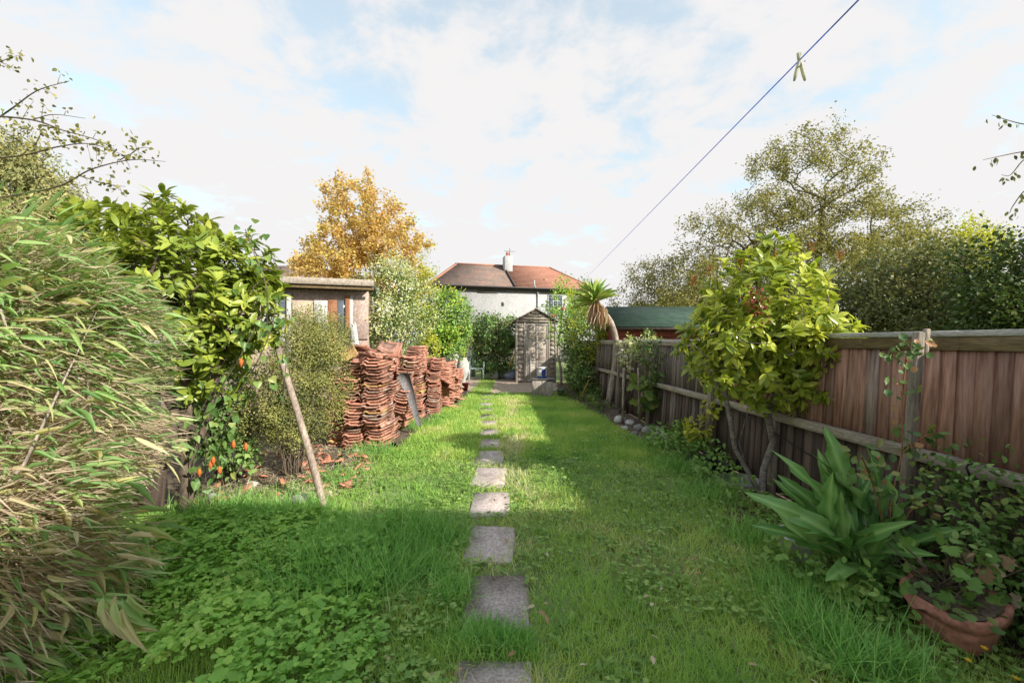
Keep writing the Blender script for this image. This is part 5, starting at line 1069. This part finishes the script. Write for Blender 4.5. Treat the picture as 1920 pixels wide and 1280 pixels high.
# bramble climbing the stake
g14 = np.random.default_rng(402); bbm = sb + (-.05, -.06, 0)
bram = thing('bramble', 'bramble with serrated green and reddish leaves climbing the stake', 'bramble', bbm)
s1 = smoothline([bbm, W(1670, 960, 2.34), W(1690, 850, 2.32), W(1692, 750, 2.32), W(1700, 660, 2.32), W(1702, 645, 2.32)], 40); s2 = smoothline([bbm, W(1640, 920, 2.3), W(1622, 870, 2.25), W(1615, 855, 2.22)], 16); s3 = smoothline([W(1690, 850, 2.32), W(1730, 820, 2.25), W(1755, 812, 2.2)], 12); s4 = smoothline([bbm, W(1700, 970, 2.25), W(1740, 945, 2.2)], 12)
part('stem', join(*[tube(s, .004, 5) for s in (s1, s2, s3, s4)]), M_door, bram); LP = np.concatenate([s1[g14.integers(4, 40, 80)] + g14.normal(size=(80, 3)) * (.05, .04, .035), s2[g14.integers(4, 16, 34)] + g14.normal(size=(34, 3)) * .05, s3[g14.integers(2, 12, 20)] + g14.normal(size=(20, 3)) * .03, s4[g14.integers(4, 12, 26)] + g14.normal(size=(26, 3)) * .05]); n = len(LP)
leaf_parts(L_SERR, 'bram', M_bram, bram, LP, nrm(rand_dirs(n, g14) + (0, -.4, -.1)), nrm(rand_dirs(n, g14) * .5 + (-.1, -.6, .8)), .055 * g14.uniform(.5, 1.25, n), .05 * g14.uniform(.6, 1, n), g14.uniform(0, 1, n))
# withering geranium in the trough
g15 = np.random.default_rng(403); gb = np.array([2.15, 1.99, .18]); ger = thing('geranium', 'withering lobed-leaf plant growing in the terracotta trough', 'plant', gb)
ends = gb + np.stack([g15.normal(size=34) * .09 - .01, g15.normal(size=34) * .15, g15.uniform(.02, .40, 34) ** 1.2], 1)
part('stem', join(*[tube(smoothline([gb + g15.normal(size=3) * (.04, .08, 0), (gb + e) / 2 + g15.normal(size=3) * .02, e], 6), .004, 5) for e in ends]), M_bark, ger)
leaf_parts(L_PALM, 'ger', M_weed, ger, ends, nrm(rand_dirs(34, g15) + (-.2, -.5, 0)), nrm(rand_dirs(34, g15) * .4 + (-.2, -.6, .8)), g15.uniform(.05, .085, 34), g15.uniform(.05, .085, 34), g15.uniform(0, .9, 34))
d_ = gb + np.stack([g15.normal(size=12) * .08 + .1, g15.normal(size=12) * .12 - .05, g15.uniform(.05, .3, 12)], 1)
tl = tc_ + np.stack([g15.normal(size=60) * .085 - .03, g15.normal(size=60) * .12, g15.uniform(.21, .27, 60)], 1)
leaf_parts(L_SERR, 'trl', M_bram, ger, tl, nrm(rand_dirs(60, g15) * (1, 1, .4) + (-.3, -.2, 0)), nrm(rand_dirs(60, g15) * .5 + UP), g15.uniform(.035, .065, 60), .045, g15.uniform(0, .9, 60))
leaf_parts(L_PALM, 'gerd', M_dead, ger, d_, nrm(rand_dirs(12, g15) + (0, 0, -.8)), nrm(rand_dirs(12, g15) * .6 + (-.2, -.8, .3)), .08, .06, g15.uniform(0, 1, 12), 'withered_leaf')
# dark bush at the right edge
bush('dark_shrub', 'dark small-leaved shrub in front of the fence at the right edge', [(np.array([2.45, 1.95, .35]), np.array([.28, .4, .40])), (np.array([2.40, 2.1, .55]), np.array([.16, .22, .42])), (np.array([2.5, 1.6, .3]), np.array([.25, .3, .32]))], 2600, .035, M_green, 404, clump_n=120, shell=.2, wr=.6, stems=16, sr=.006, tm=L_OVAL, inner=M_hedge)
bush('dock_weeds', 'leafy weeds below the broad-leaved plant', [(np.array([1.85, 2.35, .10]), np.array([.32, .35, .15])), (np.array([1.8, 2.05, .05]), np.array([.16, .25, .09]))], 900, .05, M_weed, 405, clump_n=110, shell=.2, wr=.8, stems=8, sr=.004, tm=L_SERR)
bush('bramble_patch', 'low bramble and weeds under the leafy tree', [(np.array([2.15, 4.4, .12]), np.array([.28, .7, .2])), (np.array([2.05, 5.2, .16]), np.array([.3, .5, .25])), (np.array([2.05, 3.4, .08]), np.array([.2, .4, .12]))], 1500, .055, M_weed, 406, clump_n=110, shell=.1, wr=.6, stems=12, sr=.004, tm=L_OVAL)
gp = G(1340, 840); bush('yellow_sapling', 'pale green sapling leaning at the fence foot left of the leafy tree', [E(1310, 800, 4.9, 26, 22), E(1325, 770, 4.9, 14, 20)], 130, .085, M_gold, 407, base=G(1290, 850), clump_n=30, shell=.1, stems=5, sr=.006, tm=L_OVAL)

# ================================================================ lawn
g16 = np.random.default_rng(501)
def off_slab(P, margin=0.0):
    margin = np.broadcast_to(margin, (len(P),))
    ok = np.ones(len(P), bool)
    for cx, cy, hw, hl in SLABS: ok &= ~((np.abs(P[:, 0] - cx) < hw + margin) & (np.abs(P[:, 1] - cy) < hl + margin))
    return ok
def vnoise(P, s, seed):
    g = np.random.default_rng(seed); T = g.uniform(0, 1, (64, 64)); x = (P[:, 0] * s) % 64; y = (P[:, 1] * s) % 64; i, j = x.astype(int), y.astype(int); u, v = x - i, y - j; u, v = u * u * (3 - 2 * u), v * v * (3 - 2 * v); i2, j2 = (i + 1) % 64, (j + 1) % 64
    return T[i, j] * (1 - u) * (1 - v) + T[i2, j] * u * (1 - v) + T[i, j2] * (1 - u) * v + T[i2, j2] * u * v
def lawn_pts(n, y0, y1, pw):
    t = g16.uniform(0, 1, n); Y = (y0 ** (1 - pw) + t * (y1 ** (1 - pw) - y0 ** (1 - pw))) ** (1 / (1 - pw)); 
    left = np.where(Y < 3.5, -3.3, np.where(Y < 5.5, -2.6 + (Y - 3.5) * .55, np.where(Y < 9, -1.5, -1.15))); right = np.where(Y < 4.5, 2.3, np.where(Y < 8, 2.0 - (Y - 4.5) * .09, 1.7 - (Y - 8) * .1))
    X = left + (right - left) * g16.uniform(0, 1, n) + g16.normal(size=n) * .05; return np.stack([X, Y, np.full(n, -.008)], 1)
def worn(P):                       # trodden strip along the right of the slabs
    return np.exp(-((P[:, 0] + .02 - .004 * P[:, 1]) / .22) ** 2) * np.clip(vnoise(P, 3.2, 7) * 1.8 - .3, 0, 1)
def near_mask(P): return (P[:, 0] > -4.2) & (P[:, 0] < 2.62)
def grass_layer(name, label, n, y0, y1, pw, h, w, tm, mat, lean=.45, keep=None, hmod=None):
    P = lawn_pts(n, y0, y1, pw); k = off_slab(P, -np.abs(g16.normal(size=len(P))) * .035) & (g16.uniform(0, 1, len(P)) > worn(P) * .8) & (~((P[:, 1] > 11.2) & (P[:, 0] > -.6)))
    k &= g16.uniform(0, 1, len(P)) < .45 + .75 * vnoise(P, 2.6, 19)
    if keep is not None: k &= keep(P)
    P = P[k]; n = len(P); cl = vnoise(P, 5.5, 3); c2 = vnoise(P, 1.4, 4); sc = np.sqrt(P[:, 1] / 2.2).clip(.8, 2.4)
    L = h * (.55 + .7 * cl + .35 * c2) * g16.uniform(.6, 1.25, n)
    if hmod is not None: L *= hmod(P)
    D = nrm(np.stack([g16.normal(size=n) * lean + .25 * np.sin(P[:, 1] * 7 + P[:, 0] * 4), g16.normal(size=n) * lean, np.ones(n)], 1)); Nn = rand_dirs(n, g16); 
    rnd = np.clip(.62 * c2 + .35 * g16.uniform(0, 1, n) + .5 * vnoise(P, 4.5, 6) - .24 + worn(P) * .6, 0, 1)
    gg, rr = scatter(tm, P, D, Nn, L, w * sc * g16.uniform(.7, 1.3, n), rnd, g16.uniform(.1, .7, n))
    o = single(name, label, 'grass', gg, mat, rnd=rr, kind='stuff'); return o
clov = lambda P: (P[:, 0] < -.55 - .35 * vnoise(P, 2.2, 9)) & (P[:, 1] < 3.15)
grass_layer('lawn_grass', 'green lawn grass in the foreground', 125000, 1.15, 5.0, 1.9, .062, .0042, L_BLADE3, M_grass, keep=lambda P: ~clov(P) | (g16.uniform(0, 1, len(P)) < .55))
grass_layer('far_grass', 'sunlit lawn grass towards the shed', 100000, 5.0, 15.5, 1.8, .07, .0052, L_BLADE2, M_grass)
# tufts of long grass
tuft_c = [(px, py, r, n, h) for px, py, r, n, h in ((720, 1060, .3, 700, .2), (830, 1010, .2, 400, .15), (600, 1100, .25, 350, .24), (520, 1080, .25, 300, .22), (420, 970, .3, 450, .2), (850, 1120, .15, 350, .14), (360, 990, .25, 300, .2), (760, 1010, .26, 900, .20), (640, 1040, .25, 700, .22), (560, 985, .22, 600, .20), (480, 985, .25, 500, .19), (700, 1110, .22, 500, .22), (800, 1075, .14, 350, .15), (890, 1205, .12, 420, .10), (960, 1212, .10, 300, .09), (920, 1200, .10, 260, .09), (1600, 1262, .20, 420, .2), (1540, 1200, .20, 420, .18), (1690, 1275, .12, 300, .16), (1480, 1120, .2, 380, .15), (1560, 1130, .2, 300, .16), (1280, 880, .35, 700, .16), (1330, 930, .3, 500, .15), (1240, 840, .35, 500, .15), (770, 800, .35, 500, .16), (700, 850, .3, 450, .15), (1410, 1010, .25, 400, .13), (640, 900, .3, 350, .12))]
PP, LL = [], []
for px, py, r, n, h in tuft_c:
    c = G(px, min(py, 1275)); q = c + np.c_[g16.normal(size=(n, 2)) * r * .5, np.full(n, -.01)]; PP.append(q); LL.append(h * g16.uniform(.6, 1.3, n))
P = np.concatenate(PP); L_ = np.concatenate(LL); n = len(P); D = nrm(np.stack([g16.normal(size=n) * .35, g16.normal(size=n) * .35, np.ones(n)], 1))
k = off_slab(P, -.03); gg, rr = scatter(L_BLADE3, P[k], D[k], rand_dirs(k.sum(), g16), L_[k], .0052, g16.uniform(0, 1, k.sum()), g16.uniform(.3, 1.0, k.sum()))
single('long_grass', 'tufts of long grass beside the path and borders', 'grass', gg, M_long, rnd=rr, kind='stuff')
# ground cover of three-part leaves, left foreground
n = 13000; P = np.stack([g16.uniform(-3.6, -.35, n), g16.uniform(1.25, 3.3, n), np.zeros(n)], 1); P = P[clov(P) & (P[:, 0] > -1.12 * P[:, 1] - .6)]; P = P[(vnoise(P, 2.5, 12) + .25 * vnoise(P, 8, 15) > .36)]; n = len(P)
P[:, 2] = .05 + .13 * vnoise(P, 3.5, 13) * np.clip((-.5 - P[:, 0]) / .5, .15, 1) + g16.normal(size=n) * .018
st = P * (1, 1, 0) + g16.normal(size=(n, 3)) * (.02, .02, 0); g_s, r_s = scatter(L_BLADE2, st, nrm(P - st), rand_dirs(n, g16), np.linalg.norm(P - st, axis=1) + .003, .003, np.full(n, .8), 0.0)
az = g16.uniform(0, 2 * math.pi, n); szs = np.clip(.023 * np.exp(g16.normal(size=n) * .45), .016, .085); cl = vnoise(P, 2.0, 14); geos = []; rnds = []
for j in range(3):
    a = az + j * 2.1; D = nrm(np.stack([np.cos(a), np.sin(a), .12 + g16.normal(size=n) * .25], 1)); Nn = nrm(np.c_[g16.normal(size=(n, 2)) * .45, np.ones(n)]); s = szs * g16.uniform(.85, 1.15, n)
    a_, b_ = scatter(L_SERR, P, D, Nn, s, s * .92, np.clip(.45 * cl + .5 * g16.uniform(0, 1, n), 0, 1), g16.uniform(0, .3, n)); geos.append(a_); rnds.append(b_)
single('ground_cover', 'dense three-leaved ground cover filling the left foreground', 'ground cover', join(g_s, *geos), M_clover, rnd=np.concatenate([r_s] + rnds), kind='stuff')
# broadleaf weeds scattered in the lawn
n = 620; P = lawn_pts(n, 1.3, 7.0, 1.6); P = P[off_slab(P, .03) & ~clov(P)]; P[:, 2] = .005; n = len(P); sd = np.repeat(UP[None], n, 0)
Pq, Dq, Nq, Lq, Wq, rq = rosettes(P, nrm(sd + g16.normal(size=(n, 3)) * .1), (6, 10), .052, g16, .42, (35, 85), back=.0)
gg, rr = scatter(L_LANCE, Pq, Dq, Nq, Lq, Wq, rq, .3); single('lawn_weeds', 'small broad-leaved weeds scattered through the lawn', 'weeds', gg, M_weed, rnd=rr, kind='stuff')
n = 15000; P = lawn_pts(n, 1.2, 6.5, 1.8); P = P[off_slab(P, .0) & (vnoise(P, 2.1, 17) > .35) & ~clov(P)]; n = len(P); P[:, 2] = g16.uniform(.02, .06, n); geos = []; rnds = []
for j in range(3):
    a = g16.uniform(0, 6.28, n); D = nrm(np.stack([np.cos(a), np.sin(a), .3 + 0 * a], 1)); s = np.clip(.02 * np.exp(g16.normal(size=n) * .4), .01, .045); a_, b_ = scatter(L_DIA if j else L_SERR, P, D, nrm(np.c_[g16.normal(size=(n, 2)) * .3, np.ones(n)]), s, s, g16.uniform(.2, 1, n), .2); geos.append(a_); rnds.append(b_)
single('buttercup_leaves', 'low lobed leaves mixed into the lawn grass', 'weeds', join(*geos), M_weed, rnd=np.concatenate(rnds), kind='stuff')
# straw and dry litter under the bush
n = 2600; P = np.array([G(px, py) for px, py in zip(g16.uniform(395, 700, n), g16.uniform(838, 945, n))]); k = P[:, 0] < -1.62 + (P[:, 1] - 3.5) * .0; P = P[k | (P[:, 1] > 4.2)]; n = len(P); P[:, 2] = g16.uniform(.008, .05, n)
a = g16.uniform(0, 6.28, n); gg, rr = scatter(L_BLADE2, P, nrm(np.stack([np.cos(a), np.sin(a), g16.normal(size=n) * .25], 1)), rand_dirs(n, g16) * .4 + UP, g16.uniform(.06, .18, n), .004, g16.uniform(0, 1, n), g16.normal(size=n) * .2)
single('dry_straw', 'dry straw litter on the ground around the tile shards', 'straw', gg, M_straw, rnd=rr, kind='stuff')
# fallen dry leaves on the lawn
n = 150; P = lawn_pts(n, 1.3, 7, 1.6); P[:, 2] = .04; gg, rr = scatter(L_OVAL, P, nrm(rand_dirs(n, g16) * (1, 1, .2)), nrm(rand_dirs(n, g16) * .4 + UP), .045, .022, g16.uniform(0, 1, n), .3)
single('fallen_leaves', 'a few dry fallen leaves scattered on the lawn', 'leaves', gg, M_dead, rnd=rr, kind='stuff')
# yellow flowers
for k, (px, py, d, lab) in enumerate(((496, 1030, 2.62, 'single orange-yellow flower in the left ground cover'), (1845, 1215, 1.72, 'yellow flower beside the terracotta trough'), (1815, 1238, 1.72, 'lowest yellow flower left of the others near the trough'), (1905, 1272, 1.68, 'yellow flower in the bottom right corner'))):
    c = W(px, py, d); fl = thing('flower', lab, 'flower', (c[0], c[1], 0), 'yellow wild flowers'); part('stem', tube([(c[0], c[1], 0), (c[0] + .01, c[1], c[2] * .5), c], .002, 5), M_long.copy() if False else M_hedge, fl)
    A_ = np.arange(8) * 2 * math.pi / 8; D = nrm(np.stack([np.cos(A_), np.sin(A_) - .3, .45 + 0 * A_], 1)); gg, rr = scatter(L_OVAL, np.repeat(c[None], 8, 0), D, np.repeat(UP[None], 8, 0), .014, .010, np.full(8, .5), .1); part('petals', gg, M_ylw, fl)
